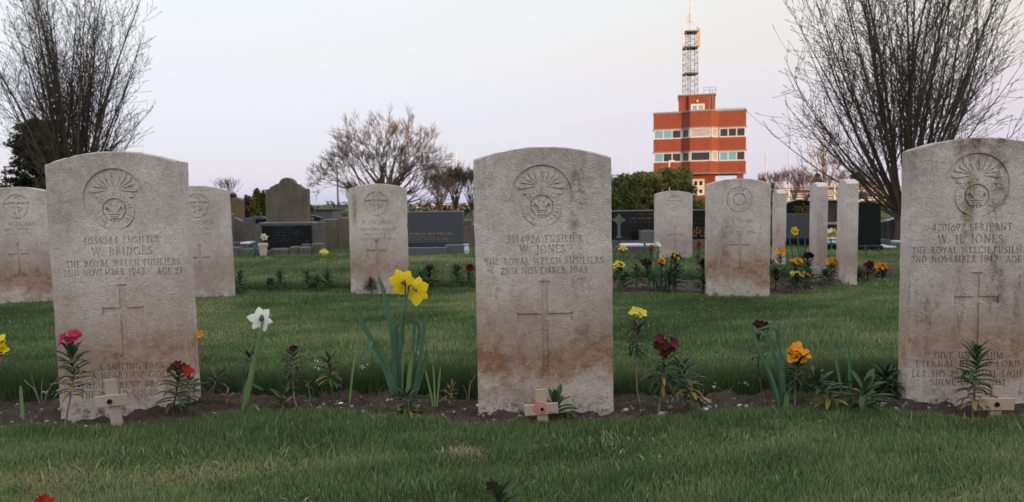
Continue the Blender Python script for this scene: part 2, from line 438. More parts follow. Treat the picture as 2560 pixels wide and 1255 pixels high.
# tufts of longer, darker grass along the front edge of the bed
fx, fy, bx, by = BEDS[0]
n = 38000; x = rng.uniform(-2.6, 2.6, n); y = np.interp(x, fx, fy) - np.abs(rng.normal(0, .045, n)) + .012
turf(x, y, rng.uniform(.010, .026, n), rng.uniform(.0018, .0036, n), np.clip(.34 + rng.normal(0, .13, n), 0, .9), .55, -.03)
# rank dark grass behind both beds; front strip darkened further to paint in shade
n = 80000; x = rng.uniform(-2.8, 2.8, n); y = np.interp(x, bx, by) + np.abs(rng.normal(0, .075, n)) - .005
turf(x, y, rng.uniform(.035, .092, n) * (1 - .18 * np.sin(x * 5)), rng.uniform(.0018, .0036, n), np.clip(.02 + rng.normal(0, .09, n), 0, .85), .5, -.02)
fx, fy, bx, by = BEDS[1]
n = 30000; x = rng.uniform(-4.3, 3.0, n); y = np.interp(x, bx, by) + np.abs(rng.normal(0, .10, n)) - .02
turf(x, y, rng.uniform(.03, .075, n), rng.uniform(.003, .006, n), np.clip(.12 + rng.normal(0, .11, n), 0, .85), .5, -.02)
n = 26000; x = rng.uniform(-4.3, 1.2, n); y = np.interp(x, fx, fy) - np.abs(rng.normal(0, .05, n)) + .03
turf(x, y, rng.uniform(.012, .04, n), rng.uniform(.003, .005, n), np.clip(.30 + rng.normal(0, .12, n), 0, .9), .5, -.05)
# dry straw tufts and dead flecks lying in the front lawn
for px, py, sd, cnt in ((1160, 1135, .028, 260), (1140, 1132, .015, 90), (590, 1100, .012, 50), (1500, 1112, .05, 120), (2420, 1180, .06, 120), (760, 1140, .07, 120), (2000, 1150, .10, 160), (300, 1160, .10, 140)):
    g_ = gp(px, py); turf(g_.x + rng.normal(0, sd, cnt), g_.y + rng.normal(0, sd * .8, cnt), rng.uniform(.008, .026, cnt), rng.uniform(.0014, .0028, cnt), rng.uniform(.9, 1, cnt), 1.6)
x, y = scatter(700, 1.35, 2.0, margin=.1); turf(x, y, rng.uniform(.004, .012, len(x)), rng.uniform(.004, .009, len(x)), rng.uniform(.9, 1, len(x)), 2.2)
for k in range(46):                           # coarser tufts missed by the mower
    y0 = rng.uniform(1.36, 1.92); x0 = rng.uniform(-1, 1) * (y0 * .76); cnt = int(rng.uniform(25, 80)); sd = rng.uniform(.012, .035)
    turf(x0 + rng.normal(0, sd, cnt), y0 + rng.normal(0, sd * .7, cnt), rng.uniform(.018, .036, cnt), rng.uniform(.0022, .0040, cnt), np.clip(rng.uniform(.1, .55) + rng.normal(0, .12, cnt), 0, .85), .9)
# lawn between the rows
x, y = scatter(260000, 2.14, 4.7, margin=.9)
h = (.020 + .009 * vnoise(x, y, 5, 12)) * rng.uniform(.6, 1.2, len(x)); band = np.clip((vnoise(x, y, 4, 15) - .2) * 1.4, 0, 1)
turf(x, y, np.clip(h * (1 - .4 * band), .007, .05), rng.uniform(.0026, .0048, len(x)), straw(np.clip(shade_of(x, y) - .06 + .20 * band, 0, .9), .018), .6)
x, y = scatter(180000, 4.6, 10.5, margin=1.2)
h = (.026 + .012 * vnoise(x, y, 3, 17)) * rng.uniform(.6, 1.2, len(x)); band = np.clip((vnoise(x, y, 2.4, 18) - .2) * 1.4, 0, 1)
turf(x, y, np.clip(h * (1 - .4 * band), .007, .05), rng.uniform(.005, .009, len(x)), straw(np.clip(shade_of(x, y) - .05 + .20 * band, 0, .9), .01), .6)
x, y = scatter(55000, 10.5, 24, margin=1.5)
turf(x, y, rng.uniform(.02, .07, len(x)), rng.uniform(.012, .022, len(x)), shade_of(x, y), .6)
off = 0; Vs, Fs, Ss, Ts = [], [], [], []
for V_, F_, S_, T_ in chunks:
    Vs.append(V_); Fs.append(F_ + off); Ss.append(S_); Ts.append(T_); off += len(V_)
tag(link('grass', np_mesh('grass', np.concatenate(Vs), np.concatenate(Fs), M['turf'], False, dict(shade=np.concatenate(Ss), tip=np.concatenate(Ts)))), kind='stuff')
del Vs, Fs, Ss, Ts, chunks
# grit and small stones on the soil
grit_m = simple('grit', (.30, .27, .24), (.10, .085, .075), scale=6, rough=.9, coord='Object')
ico = bmesh.new(); bmesh.ops.create_icosphere(ico, subdivisions=1, radius=1); icoV = np.array([v.co[:] for v in ico.verts]); icoF = np.array([[v.index for v in f.verts] for f in ico.faces]); ico.free()
GV, GF = [], []; off = 0
for k, cnt, lo, hi in ((0, 2600, .0013, .0075), (1, 700, .004, .011)):
    fx, fy, bx, by = BEDS[k]
    for _ in range(cnt):
        x = rng.uniform(-1.7, 1.7) if k == 0 else rng.uniform(-4, 2.6)
        f, b = np.interp(x, fx, fy), np.interp(x, bx, by); y = f + (b - f) * rng.uniform(.05, .75)
        r = lo + (hi - lo) * rng.random() ** 3
        V_ = icoV * (r * rng.uniform(.6, 1.2, 3)) * rng.uniform(.8, 1.2, (12 if len(icoV) == 12 else len(icoV), 1))
        GV.append(V_ + np.array([x, y, soil_z(x, y) + float(lump(np.array(x), np.array(y))) + r * .25])); GF.append(icoF + off); off += len(icoV)
tag(link('gravel', np_mesh('gravel', np.concatenate(GV), np.concatenate(GF), grit_m, True)), kind='stuff')
# ------------------------------------------------------------------ cut lettering and badges: strokes -> distance field -> outlines
TH, TN = 0.155, 0.080
def _arc(cx, cy, rx, ry, a0, a1, n=14, thick=TH, thin=TN):
    P = []
    for i in range(n + 1):
        a = R_(a0 + (a1 - a0) * i / n)
        P.append((cx + rx * math.cos(a), cy + ry * math.sin(a), thin + (thick - thin) * abs(math.cos(a))))
    return [(P[i][0], P[i][1], P[i + 1][0], P[i + 1][1], (P[i][2] + P[i + 1][2]) / 2) for i in range(n)]
def _st(x, y0=0.0, y1=1.0, w=TH, sb=True, st=True):
    L = [(x, y0, x, y1, w)]
    if sb: L.append((x - 0.13, y0 + 0.03, x + 0.13, y0 + 0.03, 0.06))
    if st: L.append((x - 0.13, y1 - 0.03, x + 0.13, y1 - 0.03, 0.06))
    return L
def _ln(x0, y0, x1, y1, w=TN): return [(x0, y0, x1, y1, w)]
GL = {
 'I': (_st(.16), .32), 'L': (_st(.15) + _ln(.15, .04, .56, .04) + _ln(.56, .04, .58, .17), .62),
 'E': (_st(.15) + _ln(.15, .96, .54, .96) + _ln(.15, .52, .47, .52) + _ln(.15, .04, .57, .04) + _ln(.55, .96, .55, .86) + _ln(.58, .04, .58, .16), .64),
 'F': (_st(.15) + _ln(.15, .96, .54, .96) + _ln(.15, .50, .46, .50) + _ln(.55, .96, .55, .84), .60),
 'H': (_st(.15) + _st(.66) + _ln(.15, .52, .66, .52), .81),
 'T': (_st(.36, st=False) + _ln(.04, .96, .68, .96) + _ln(.04, .96, .04, .84) + _ln(.68, .96, .68, .84), .70),
 'N': (_st(.15, w=TN) + _st(.74, w=TN, sb=False) + _ln(.13, 1, .74, 0, TH), .88),
 'M': (_st(.13, w=TN, st=False) + _ln(.15, 1, .47, .04, TH) + _ln(.47, .04, .80, 1) + _st(.83), .98),
 'W': (_ln(.04, 1, .29, 0, TH) + _ln(.29, 0, .53, 1) + _ln(.53, 1, .78, 0, TH) + _ln(.78, 0, 1.02, 1) + _ln(-.04, .97, .14, .97, .06) + _ln(.93, .97, 1.09, .97, .06), 1.06),
 'V': (_ln(.04, 1, .36, 0, TH) + _ln(.36, 0, .68, 1), .72),
 'A': (_ln(.04, 0, .36, 1) + _ln(.36, 1, .70, 0, TH) + _ln(.15, .33, .58, .33) + _ln(-.05, .03, .13, .03, .06) + _ln(.60, .03, .80, .03, .06), .76),
 'O': (_arc(.44, .5, .38, .48, 0, 360, 28), .88), 'Q': (_arc(.44, .5, .38, .48, 0, 360, 28), .88),
 'C': (_arc(.44, .5, .38, .48, 48, 312, 22), .78),
 'G': (_arc(.44, .5, .38, .48, 48, 318, 22) + _ln(.74, .06, .74, .44, TH), .86),
 'D': (_st(.15) + _arc(.17, .5, .56, .46, -90, 90, 18), .82),
 'B': (_st(.15) + _arc(.17, .74, .32, .22, -90, 90, 12) + _arc(.17, .28, .38, .24, -90, 90, 12), .66),
 'P': (_st(.15) + _arc(.17, .71, .36, .25, -90, 90, 12), .62),
 'R': (_st(.15) + _arc(.17, .73, .34, .23, -90, 90, 12) + _ln(.30, .50, .66, .0, TH), .72),
 'S': (_arc(.29, .73, .21, .23, 35, 270, 14) + _arc(.29, .26, .24, .24, 90, -150, 14), .58),
 'U': (_st(.15, .3, 1, sb=False) + _st(.64, .3, 1, TN, sb=False) + _arc(.395, .32, .245, .30, 180, 360, 12), .80),
 'J': (_st(.22, .0, 1, sb=False) + _arc(.07, .02, .15, .16, 0, -110, 7), .40),
 'Y': (_ln(.03, 1, .35, .5, TH) + _ln(.67, 1, .35, .5) + _st(.35, 0, .5, st=False), .70),
 'K': (_st(.15) + _ln(.62, 1, .18, .48) + _ln(.28, .58, .66, 0, TH), .70),
 '0': (_arc(.30, .5, .26, .48, 0, 360, 24), .62), '1': (_st(.16), .34),
 '2': (_arc(.29, .72, .23, .25, 165, -35, 12) + _ln(.47, .57, .05, .05) + _ln(.05, .05, .56, .05, .11), .60),
 '3': (_ln(.06, .96, .50, .96) + _ln(.50, .96, .24, .58) + _arc(.24, .30, .27, .29, 92, -150, 14), .58),
 '4': (_ln(.44, 1, .03, .30) + _ln(.03, .30, .64, .30) + _st(.44, st=False), .68),
 '5': (_ln(.12, .96, .5, .96) + _ln(.12, .96, .1, .56) + _arc(.24, .30, .27, .29, 115, -150, 14), .58),
 '6': (_arc(.31, .31, .25, .30, 0, 360, 22) + _ln(.06, .36, .42, .98, .12), .62),
 '7': (_ln(.04, .95, .54, .95, .11) + _ln(.54, .95, .20, 0, .12), .56),
 '8': (_arc(.3, .74, .2, .23, 0, 360, 18) + _arc(.3, .27, .25, .26, 0, 360, 18), .6),
 '9': (_arc(.31, .69, .25, .30, 0, 360, 22) + _ln(.56, .64, .20, .02, .12), .62),
 '.': ([(.09, .06, .10, .06, .16)], .24), ' ': ([], .42), ',': ([(.09, .06, .05, -.1, .12)], .24), "'": ([(.09, .9, .09, .98, .12)], .2),
}
def line_strokes(text, cap, cx, z, track=0.16, width=None):
    adv = 0.0; S = []
    for ch in text:
        st, wd = GL.get(ch, GL[' '])
        S += [(a + adv, b, c + adv, d, w) for a, b, c, d, w in st]
        adv += wd + track
    adv -= track
    kx = cap if width is None else width / adv
    return [(cx + (a - adv / 2) * kx, z + b * cap, cx + (c - adv / 2) * kx, z + d * cap, w * cap) for a, b, c, d, w in S]
def raster(strokes, x0, z0, nx, nz, h):
    D = np.full((nz, nx), 1e3)
    for a, b, c, d, w in strokes:
        pad = w / 2 + 3 * h
        i0 = max(0, int((min(a, c) - pad - x0) / h)); i1 = min(nx, int((max(a, c) + pad - x0) / h) + 2)
        j0 = max(0, int((min(b, d) - pad - z0) / h)); j1 = min(nz, int((max(b, d) + pad - z0) / h) + 2)
        if i1 <= i0 or j1 <= j0: continue
        X = x0 + np.arange(i0, i1) * h; Z = (z0 + np.arange(j0, j1) * h)[:, None]
        dx, dz = c - a, d - b; L2 = dx * dx + dz * dz + 1e-18
        t = np.clip(((X - a) * dx + (Z - b) * dz) / L2, 0, 1)
        q = np.hypot(X - a - t * dx, Z - b - t * dz) - w / 2
        D[j0:j1, i0:i1] = np.minimum(D[j0:j1, i0:i1], q)
    return D
def contours(D, x0, z0, h, tol):             # closed outlines of D = 0 (border counts as outside)
    D = np.pad(D, 1, constant_values=1e-3 if False else h)
    x0 -= h; z0 -= h
    D = np.where(np.abs(D) < 1e-9, 1e-9, D)
    B = D < 0
    c = B[:-1, :-1] * 1 + B[:-1, 1:] * 2 + B[1:, 1:] * 4 + B[1:, :-1] * 8
    js, is_ = np.where((c != 0) & (c != 15))
    # edge keys: (0,j,i) horizontal edge from (i,j) to (i+1,j); (1,j,i) vertical edge
    T = {1: [(3, 0)], 2: [(0, 1)], 3: [(3, 1)], 4: [(1, 2)], 5: [(3, 0), (1, 2)], 6: [(0, 2)], 7: [(3, 2)], 8: [(2, 3)], 9: [(2, 0)],
         10: [(0, 1), (2, 3)], 11: [(2, 1)], 12: [(1, 3)], 13: [(1, 0)], 14: [(0, 3)]}
    nxt = {}
    for j, i in zip(js.tolist(), is_.tolist()):
        E = ((0, j, i), (1, j, i + 1), (0, j + 1, i), (1, j, i))
        for a, b in T[int(c[j, i])]: nxt[E[a]] = E[b]
    def pos(e):
        k, j, i = e
        if k == 0:
            a, b = D[j, i], D[j, i + 1]; t = a / (a - b); return (x0 + (i + t) * h, z0 + j * h)
        a, b = D[j, i], D[j + 1, i]; t = a / (a - b); return (x0 + i * h, z0 + (j + t) * h)
    out = []
    while nxt:
        s = next(iter(nxt)); loop = []; e = s
        while e in nxt:
            loop.append(pos(e)); e = nxt.pop(e)
        if len(loop) >= 4 and e == s:
            p = simplify(loop, tol)
            if len(p) >= 3: out.append(p)
    return out
def simplify(P, tol):
    P = np.array(P); n = len(P)
    if n < 6: return P.tolist()
    k = int(np.argmax(((P - P[0]) ** 2).sum(1)))
    keep = {0, k}; stack = [(0, k), (k, n)]
    while stack:
        a, b = stack.pop()
        if b - a < 2: continue
        A = P[a]; Bq = P[b % n]; d = Bq - A; L = math.hypot(*d) + 1e-12
        q = np.abs((P[a + 1:b, 0] - A[0]) * d[1] - (P[a + 1:b, 1] - A[1]) * d[0]) / L
        m = int(np.argmax(q))
        if q[m] > tol:
            m += a + 1; keep.add(m); stack += [(a, m), (m, b)]
    return P[sorted(keep)].tolist()
def text_contours(lines, h):                 # lines: (text, cap, cx, z, width)
    out = []
    for text, cap, cx, z, width in lines:
        S = line_strokes(text, cap, cx, z, width=width)
        xs = [s[0] for s in S] + [s[2] for s in S]
        x0, x1 = min(xs) - cap * .3, max(xs) + cap * .3; z0, z1 = z - cap * .35, z + cap * 1.25
        D = raster(S, x0, z0, int((x1 - x0) / h) + 2, int((z1 - z0) / h) + 2, h)
        out += contours(D, x0, z0, h, h * 0.16)
    return out
def sarea(lp):
    P = np.array(lp); return .5 * float((P[:, 0] * np.roll(P[:, 1], -1) - np.roll(P[:, 0], -1) * P[:, 1]).sum())
def fill(loops, y=0.0, outer=0):             # falls back on a constrained triangulation when the quick fill drops a region
    want = abs(sum(sarea(l) for l in loops[outer:]))
    if outer: want = sum(abs(sarea(l)) for l in loops[:outer]) - want
    V, Fc = fill_once(loops, y)
    def area(V, Fc): return sum(abs((V[f[1]][0] - V[f[0]][0]) * (V[f[2]][2] - V[f[0]][2]) - (V[f[2]][0] - V[f[0]][0]) * (V[f[1]][2] - V[f[0]][2])) / 2 for f in Fc)
    if abs(area(V, Fc) - want) > .01 * want:
        from mathutils.geometry import delaunay_2d_cdt
        P, E = [], []
        for l in loops:
            n = len(P); P += [Vector(q) for q in l]; E += [(n + i, n + (i + 1) % len(l)) for i in range(len(l))]
        r = delaunay_2d_cdt(P, E, [], 0, 1e-7)
        V = [(p.x, y, p.y) for p in r[0]]; Q = np.array([(p.x, p.y) for p in r[0]]); T = np.array([f[:3] for f in r[2]])
        c = Q[T].mean(1); A = np.array([P[i] for i, _ in E]); B = np.array([P[j] for _, j in E]); odd = np.zeros(len(c), int)
        for i in range(0, len(A), 256):      # even-odd test of every triangle centre
            a, b = A[i:i + 256], B[i:i + 256]
            up = (a[None, :, 1] > c[:, 1:2]) != (b[None, :, 1] > c[:, 1:2])
            xc = a[None, :, 0] + (c[:, 1:2] - a[None, :, 1]) * (b - a)[None, :, 0] / ((b - a)[None, :, 1] + 1e-15)
            odd += (up & (xc > c[:, 0:1])).sum(1)
        Fc = []
        for f in T[odd % 2 == 1].tolist():
            n = (Q[f[1]][0] - Q[f[0]][0]) * (Q[f[2]][1] - Q[f[0]][1]) - (Q[f[2]][0] - Q[f[0]][0]) * (Q[f[1]][1] - Q[f[0]][1])
            Fc.append(tuple(f if n > 0 else f[::-1]))
    return V, Fc
def fill_once(loops, y=0.0):                      # planar mesh of nested outlines (even-odd), facing -Y
    cu = bpy.data.curves.new('f', 'CURVE'); cu.dimensions = '2D'; cu.fill_mode = 'FRONT'; cu.resolution_u = 1
    for lp in loops:
        s = cu.splines.new('POLY'); s.points.add(len(lp) - 1)
        for p, q in zip(s.points, lp): p.co = (q[0], q[1], 0, 1)
        s.use_cyclic_u = True
    o = bpy.data.objects.new('f', cu); COL.objects.link(o)
    dg = bpy.context.evaluated_depsgraph_get(); dg.update()
    me = bpy.data.meshes.new_from_object(o.evaluated_get(dg))
    V = [(v.co.x, y, v.co.y) for v in me.vertices]; Fc = [tuple(p.vertices) for p in me.polygons]
    bpy.data.objects.remove(o); bpy.data.curves.remove(cu); bpy.data.meshes.remove(me)
    # face -Y
    if Fc:
        a, b, c = (Vector(V[i]) for i in Fc[0][:3])
        if (b - a).cross(c - a).y > 0: Fc = [f[::-1] for f in Fc]
    return V, Fc
def walls(loops, y0, y1):
    V, Fc = [], []
    for lp in loops:
        n = len(lp); b = len(V)
        V += [(x, y0, z) for x, z in lp] + [(x, y1, z) for x, z in lp]
        Fc += [(b + i, b + (i + 1) % n, b + n + (i + 1) % n, b + n + i) for i in range(n)]
    return V, Fc
# --- badges, in units of the badge radius
def place_glyph(ch, cx, cz, size, rot):
    st, wd = GL[ch]; c, s = math.cos(rot), math.sin(rot); o = []
    for a, b, d, e, w in st:
        p = ((a - wd / 2) * size * .8, (b - .5) * size); q = ((d - wd / 2) * size * .8, (e - .5) * size)
        o.append((cx + p[0] * c - p[1] * s, cz + p[0] * s + p[1] * c, cx + q[0] * c - q[1] * s, cz + q[0] * s + q[1] * c, w * size * .9))
    return o
def taper(P, r0, r1):
    n = len(P) - 1
    return [(P[i][0], P[i][1], P[i + 1][0], P[i + 1][1], 2 * (r0 + (r1 - r0) * (i + .5) / n)) for i in range(n)]
def grid(h):
    n = int(2.2 / h) + 1; ax = -1.1 + np.arange(n) * h
    return n, ax, ax[None, :], ax[:, None]
def badge_fusilier(h=0.0085):
    n, ax, X, Z = grid(h)
    disc = np.hypot(X, Z) - 1.0
    S, G0 = [], []
    def flame(a, L, side):                    # one curling tongue of fire from the neck of the grenade
        u, v = math.cos(a), math.sin(a); q = min(1.0, .91 / max(1e-6, math.hypot(u * L, .30 + v * L * .92))); P = []
        for i in range(10):
            t = i / 9; r_ = L * q * t; bend = math.sin(t * 3.0) * side
            P.append((u * (r_ + .06) - v * bend, .30 + v * r_ * .92 + u * bend - .10 * (1 - abs(v)) * math.sin(math.pi * t * .9) * (-1)))
        return P
    A = [R_(203 - 226 * k / 11) for k in range(12)]
    for k, a in enumerate(A):
        P = flame(a, .60 + .05 * ((k * 5) % 3 - 1), .06 * (1 if math.cos(a) < 0 else -1)); S += taper(P[:8], .055, .088) + taper(P[7:], .088, .040)
    for k in range(11): G0 += taper(flame((A[k] + A[k + 1]) / 2, .66, .06 * (1 if math.cos((A[k] + A[k + 1]) / 2) < 0 else -1))[2:], .006, .024)
    fl = np.maximum(raster(S, -1.1, -1.1, n, n, h), -raster(G0, -1.1, -1.1, n, n, h))
    fl = np.maximum(fl, np.hypot(X, Z) - .955)
    cz = -.36
    rr = np.hypot(X, Z - cz)
    ring = np.maximum(rr - .635, .395 - rr)
    neck = np.maximum(np.abs(X) - .16, np.abs(Z - .22) - .12)
    G = []
    txt = 'ROYAL WELCH FUSILIERS'
    for i, ch in enumerate(txt):
        if ch == ' ': continue
        a = R_(232 - 284 * i / (len(txt) - 1)) ; G += place_glyph(ch, .515 * math.cos(a), cz + .515 * math.sin(a), .155, a - math.pi / 2)
    lt = raster(G, -1.1, -1.1, n, n, h)
    ring = np.maximum(np.minimum(ring, neck), -lt - .004)
    ring = np.maximum(ring, .395 - rr)
    Q = []
    Q += taper([(0, cz - .08), (0, cz + .10), (0, cz + .22)], .035, .07) + taper([(0, cz + .22), (.07, cz + .27), (.09, cz + .20)], .05, .03)
    for s in (-1, 1):
        Q += taper([(s * .03, cz - .08), (s * .10, cz + .06), (s * .17, cz + .15)], .03, .07) + taper([(s * .17, cz + .15), (s * .27, cz + .16), (s * .29, cz + .07)], .05, .03)
        Q += taper([(s * .30, cz - .02), (s * .16, cz - .26)], .04, .045)
        Q += taper([(s * .06, cz - .33), (s * .06, cz - .30)], .025, .025)
    for dz, wd in ((-.10, .17), (-.17, .15), (-.235, .14)): Q += taper([(-wd, cz + dz), (wd, cz + dz)], .022, .022)
    fe = raster(Q, -1.1, -1.1, n, n, h)
    rel = np.minimum(np.minimum(fl, ring), np.maximum(fe, rr - .37))
    return disc, rel, h
def badge_anchor(h=0.016):
    n, ax, X, Z = grid(h)
    disc = np.maximum(np.hypot(X, Z) - 1.0, -Z - .62 - .42 * (1 - np.abs(X) / .8))
    S = taper([(0, .55), (0, -.80)], .07, .09) + taper([(-.80, .40), (0, .46)], .085, .085) + taper([(0, .46), (.80, .40)], .085, .085)
    S += taper([(.14 * math.cos(R_(a)), .72 + .14 * math.sin(R_(a))) for a in range(0, 361, 30)], .045, .045)
    arc = [(.70 * math.sin(R_(a)), -.15 - .66 * math.cos(R_(a))) for a in range(-68, 69, 8)]
    S += taper(arc, .085, .085)
    for s in (-1, 1): S += taper([(s * .72, -.02), (s * .62, -.40)], .03, .13)
    S += taper([(-.30, .22), (-.36, .08), (-.10, .02), (.20, .06), (.34, -.06), (.22, -.22), (-.06, -.26), (-.22, -.42)], .055, .055)
    return disc, raster(S, -1.1, -1.1, n, n, h), h
def badge_wreath(h=0.016):
    n, ax, X, Z = grid(h)
    rr = np.hypot(X, Z)
    disc = rr - 1.0
    ring = np.maximum(rr - .92, .52 - rr)
    S = []
    for a in range(0, 360, 15): S += taper([(.72 * math.cos(R_(a)), .72 * math.sin(R_(a))), (.80 * math.cos(R_(a + 6)), .80 * math.sin(R_(a + 6)))], .012, .012)
    ring = np.maximum(ring, -raster(S, -1.1, -1.1, n, n, h))
    gap = np.maximum(np.abs(X) - .33, np.abs(Z - .78) - .32)
    ring = np.maximum(ring, -gap)
    Q = []
    for s in (-.2, 0, .2): Q += taper([(s, .52), (s, .92)], .06, .05)
    Q += taper([(-.3, .52), (.3, .52)], .06, .06)
    inner = rr - .40
    return disc, np.minimum(np.minimum(ring, inner), raster(Q, -1.1, -1.1, n, n, h)), h
def badge_loops(bd, cx, cz, rad):
    disc, rel, h = bd
    cut = np.maximum(disc, -rel)              # the part that is cut away
    lo = contours(cut, -1.1, -1.1, h, h * .15)
    return [[(cx + x * rad, cz + z * rad) for x, z in lp] for lp in lo if len(lp) > 3]
def cross_loop(cx, z0, z1, zc, span, w):
    t = w / 2; f = w * .42; g = w * .5; a = span / 2
    return [(cx - t - f, z0), (cx - t, z0 + g), (cx - t, zc - t), (cx - a + g * .6, zc - t), (cx - a, zc - t - f * .6), (cx - a, zc + t + f * .6), (cx - a + g * .6, zc + t),
            (cx - t, zc + t), (cx - t, z1 - g), (cx - t - f, z1), (cx + t + f, z1), (cx + t, z1 - g), (cx + t, zc + t), (cx + a - g * .6, zc + t), (cx + a, zc + t + f * .6),
            (cx + a, zc - t - f * .6), (cx + a - g * .6, zc - t), (cx + t, zc - t), (cx + t, zc - g - t), (cx + t, z0 + g), (cx + t + f, z0)]
def stone_outline(wd, hh, sag, inset=0.0, jit=0.0, seed=0, z0=-0.12):
    r = random.Random(seed); P = []
    def J(): return (r.random() - .5) * 2 * jit - (.0035 * r.random() if r.random() < .07 and jit else 0)
    hw = wd / 2 - inset
    n = 26; zs = hh - sag - inset
    P.append((-hw, z0))
    P.append((hw, z0))
    for i in range(1, n): P.append((hw + J(), z0 + (zs - z0) * i / n))
    rad = (hw * hw + sag * sag) / (2 * sag); ang = math.asin(hw / rad)
    for i in range(n + 1):
        a = ang - 2 * ang * i / n
        P.append((rad * math.sin(a), hh - inset - rad + rad * math.cos(a) + J() * .6))
    for i in range(n - 1, 0, -1): P.append((-hw + J(), z0 + (zs - z0) * i / n))
    return P
def headstone(name, loc, label, cat='headstone', group=None, rz=0.0, lean=0.0, tilt=0.0, wd=0.381, hh=0.76, thick=0.076, sag=0.033, lines=(), badge=None, cross=None,
              cut=0.0029, res=0.0009, props=None, jit=0.0010, seed=1):
    root = empty(name, loc, label, cat, group, rz=rz, rx=lean, ry=tilt)
    y0 = -thick / 2
    outer = stone_outline(wd, hh, sag, 0.0, jit, seed); front = stone_outline(wd, hh, sag, 0.0032, jit * .8, seed + 50)
    tls = [text_contours([l], res) for l in lines]; tl = [q for l in tls for q in l]
    bl = badge_loops(*badge) if badge else []
    xl = [cross_loop(*cross)] if cross else []
    mb = MB()
    mb.add(*fill([front] + tl + bl + [l if sarea(l) * sarea(max(bl or tl or xl, key=lambda q: abs(sarea(q)))) > 0 else l[::-1] for l in xl], y0, 1))
    mb.add(*walls(tl, y0, y0 + cut)); mb.add(*walls(bl, y0, y0 + cut * 1.55)); mb.add(*walls(xl, y0, y0 + cut * 1.5))
    V, Fc = [], []
    n = len(outer)
    rings = [(front, y0), (outer, y0 + .0032), (outer, -y0 - .003), (front, -y0)]
    for P, y in rings: V += [(x, y, z) for x, z in P]
    for k in range(3): Fc += [(k * n + i, k * n + (i + 1) % n, (k + 1) * n + (i + 1) % n, (k + 1) * n + i) for i in range(n)]
    Fc.append(tuple(3 * n + i for i in range(n)))
    mb.add(V, Fc)
    slab = link('slab', mesh_from('slab', mb.V, mb.F, M['stone']), root)
    parts = [slab]
    for l in tls: parts.append(link('inscription', mesh_from('inscription', *fill(l, y0 + cut), M['stone']), root))
    if bl: parts.append(link('carved_badge', mesh_from('carved_badge', *fill(bl, y0 + cut * 1.55), M['stone']), root))
    if xl: parts.append(link('engraved_cross', mesh_from('engraved_cross', *fill(xl, y0 + cut * 1.5), M['stone']), root))
    pr = dict(seed=seed * 3.7, stain=1.0, red=0.3, streak=0.6, green=0.0, lichen=0.0, run_x=9.0, moss_x=9.0)
    pr.update(props or {})
    for p in parts:
        for k, v in pr.items(): p[k] = float(v)
    return root
# ------------------------------------------------------------------ the headstones
def px_stone(cx, ybase, ytop, Y, rz=0.0):    # base point and height from where the stone stands in the view
    b = at(cx, ybase, Y); tp = at(cx, ytop, Y)
    return Vector((b.x, Y, 0.0)), tp.z
FB = badge_fusilier(); AB = badge_anchor(); WB = badge_wreath()
def zpx(py, Y, px): return at(px, py, Y).z
def xo(px, py, Y, x0): return at(px, py, Y).x - x0
WG = 'war grave headstones in rows'
# --- front row
Y = 1.955
p = at(1362, 700, Y); cx = p.x
def T(text, cap_px, py, x_px, w_px, Y_=Y): # a line: baseline at py, centre x_px, total width
    q = at(x_px, py, Y_); return (text, cap_px / ppm(Y_), q.x - cx, q.z, w_px / ppm(Y_))
lines = [T('3914926 FUSILIER', 17.5, 607, 1364, 192), T('W. JONES', 21, 635, 1359, 113), T('THE ROYAL WELCH FUSILIERS', 16.5, 662, 1362, 300), T('2ND NOVEMBER 1943', 17, 686, 1362, 218)]
headstone('headstone', (cx, Y + .038, 0), 'middle headstone of the front row, pale limestone with a rusty brown band low down', group=WG, rz=R_(0.5), lean=R_(-1.0), tilt=R_(-.25), hh=zpx(366, Y, 1352), lines=lines,
          badge=(FB, at(1357, 489, Y).x - cx, zpx(489, Y, 1357), 77 / ppm(Y)), cross=(at(1364, 820, Y).x - cx, zpx(942, Y, 1366), zpx(703, Y, 1360), zpx(792, Y, 1363), 140 / ppm(Y), 16 / ppm(Y)),
          props=dict(stain=1.5, red=.35, streak=.9, run_x=.092), seed=3)
Y = 1.985
p = at(296, 700, Y); cx = p.x
lines = [T('4036344 FUSILIER', 17, 611, 292, 194), T('W. BRIDGES', 20.5, 641, 294, 152), T('THE ROYAL WELCH FUSILIERS', 16.5, 669, 296, 287), T('2ND NOVEMBER 1943', 17, 692, 248, 204), T('AGE 27', 17, 692, 413, 62),
         T('A SMILING FACE', 16, 931, 315, 168), T('A HEART OF GOLD', 16, 953, 316, 206), T('THE DEAREST BROTHER', 16, 977, 318, 268), T('THE WORLD COULD HOLD', 16, 999, 318, 268)]
headstone('headstone', (cx, Y + .038, 0), 'left front headstone, pinkish grey, with a pink flowered plant before its left edge', group=WG, rz=R_(1.5), lean=R_(-.8), tilt=R_(-.9), hh=zpx(377, Y, 290), lines=lines, wd=.368,
          badge=(FB, at(288, 498, Y).x - cx, zpx(498, Y, 288), 77 / ppm(Y)), cross=(at(310, 800, Y).x - cx, zpx(893, Y, 316), zpx(712, Y, 303), zpx(777, Y, 306), 104 / ppm(Y), 16 / ppm(Y)),
          props=dict(stain=1.25, red=.3, streak=.35), seed=5)
Y = 1.98
p = at(2451, 700, Y); cx = p.x
lines = [T('4201697 SERJEANT', 17.5, 578, 2454, 198), T('W. H. JONES', 21, 610, 2450, 160), T('THE ROYAL WELCH FUSILIERS', 16.5, 636, 2454, 300), T('2ND NOVEMBER 1943', 17, 659, 2409, 216), T('AGE 21', 17, 659, 2570, 66),
         T('GIVE UNTO HIM', 16, 903, 2442, 172), T('ETERNAL REST O LORD', 16, 925, 2440, 262), T('LET THY PERPETUAL LIGHT', 16, 950, 2444, 288), T('SHINE UPON HIM', 16, 972, 2440, 186)]
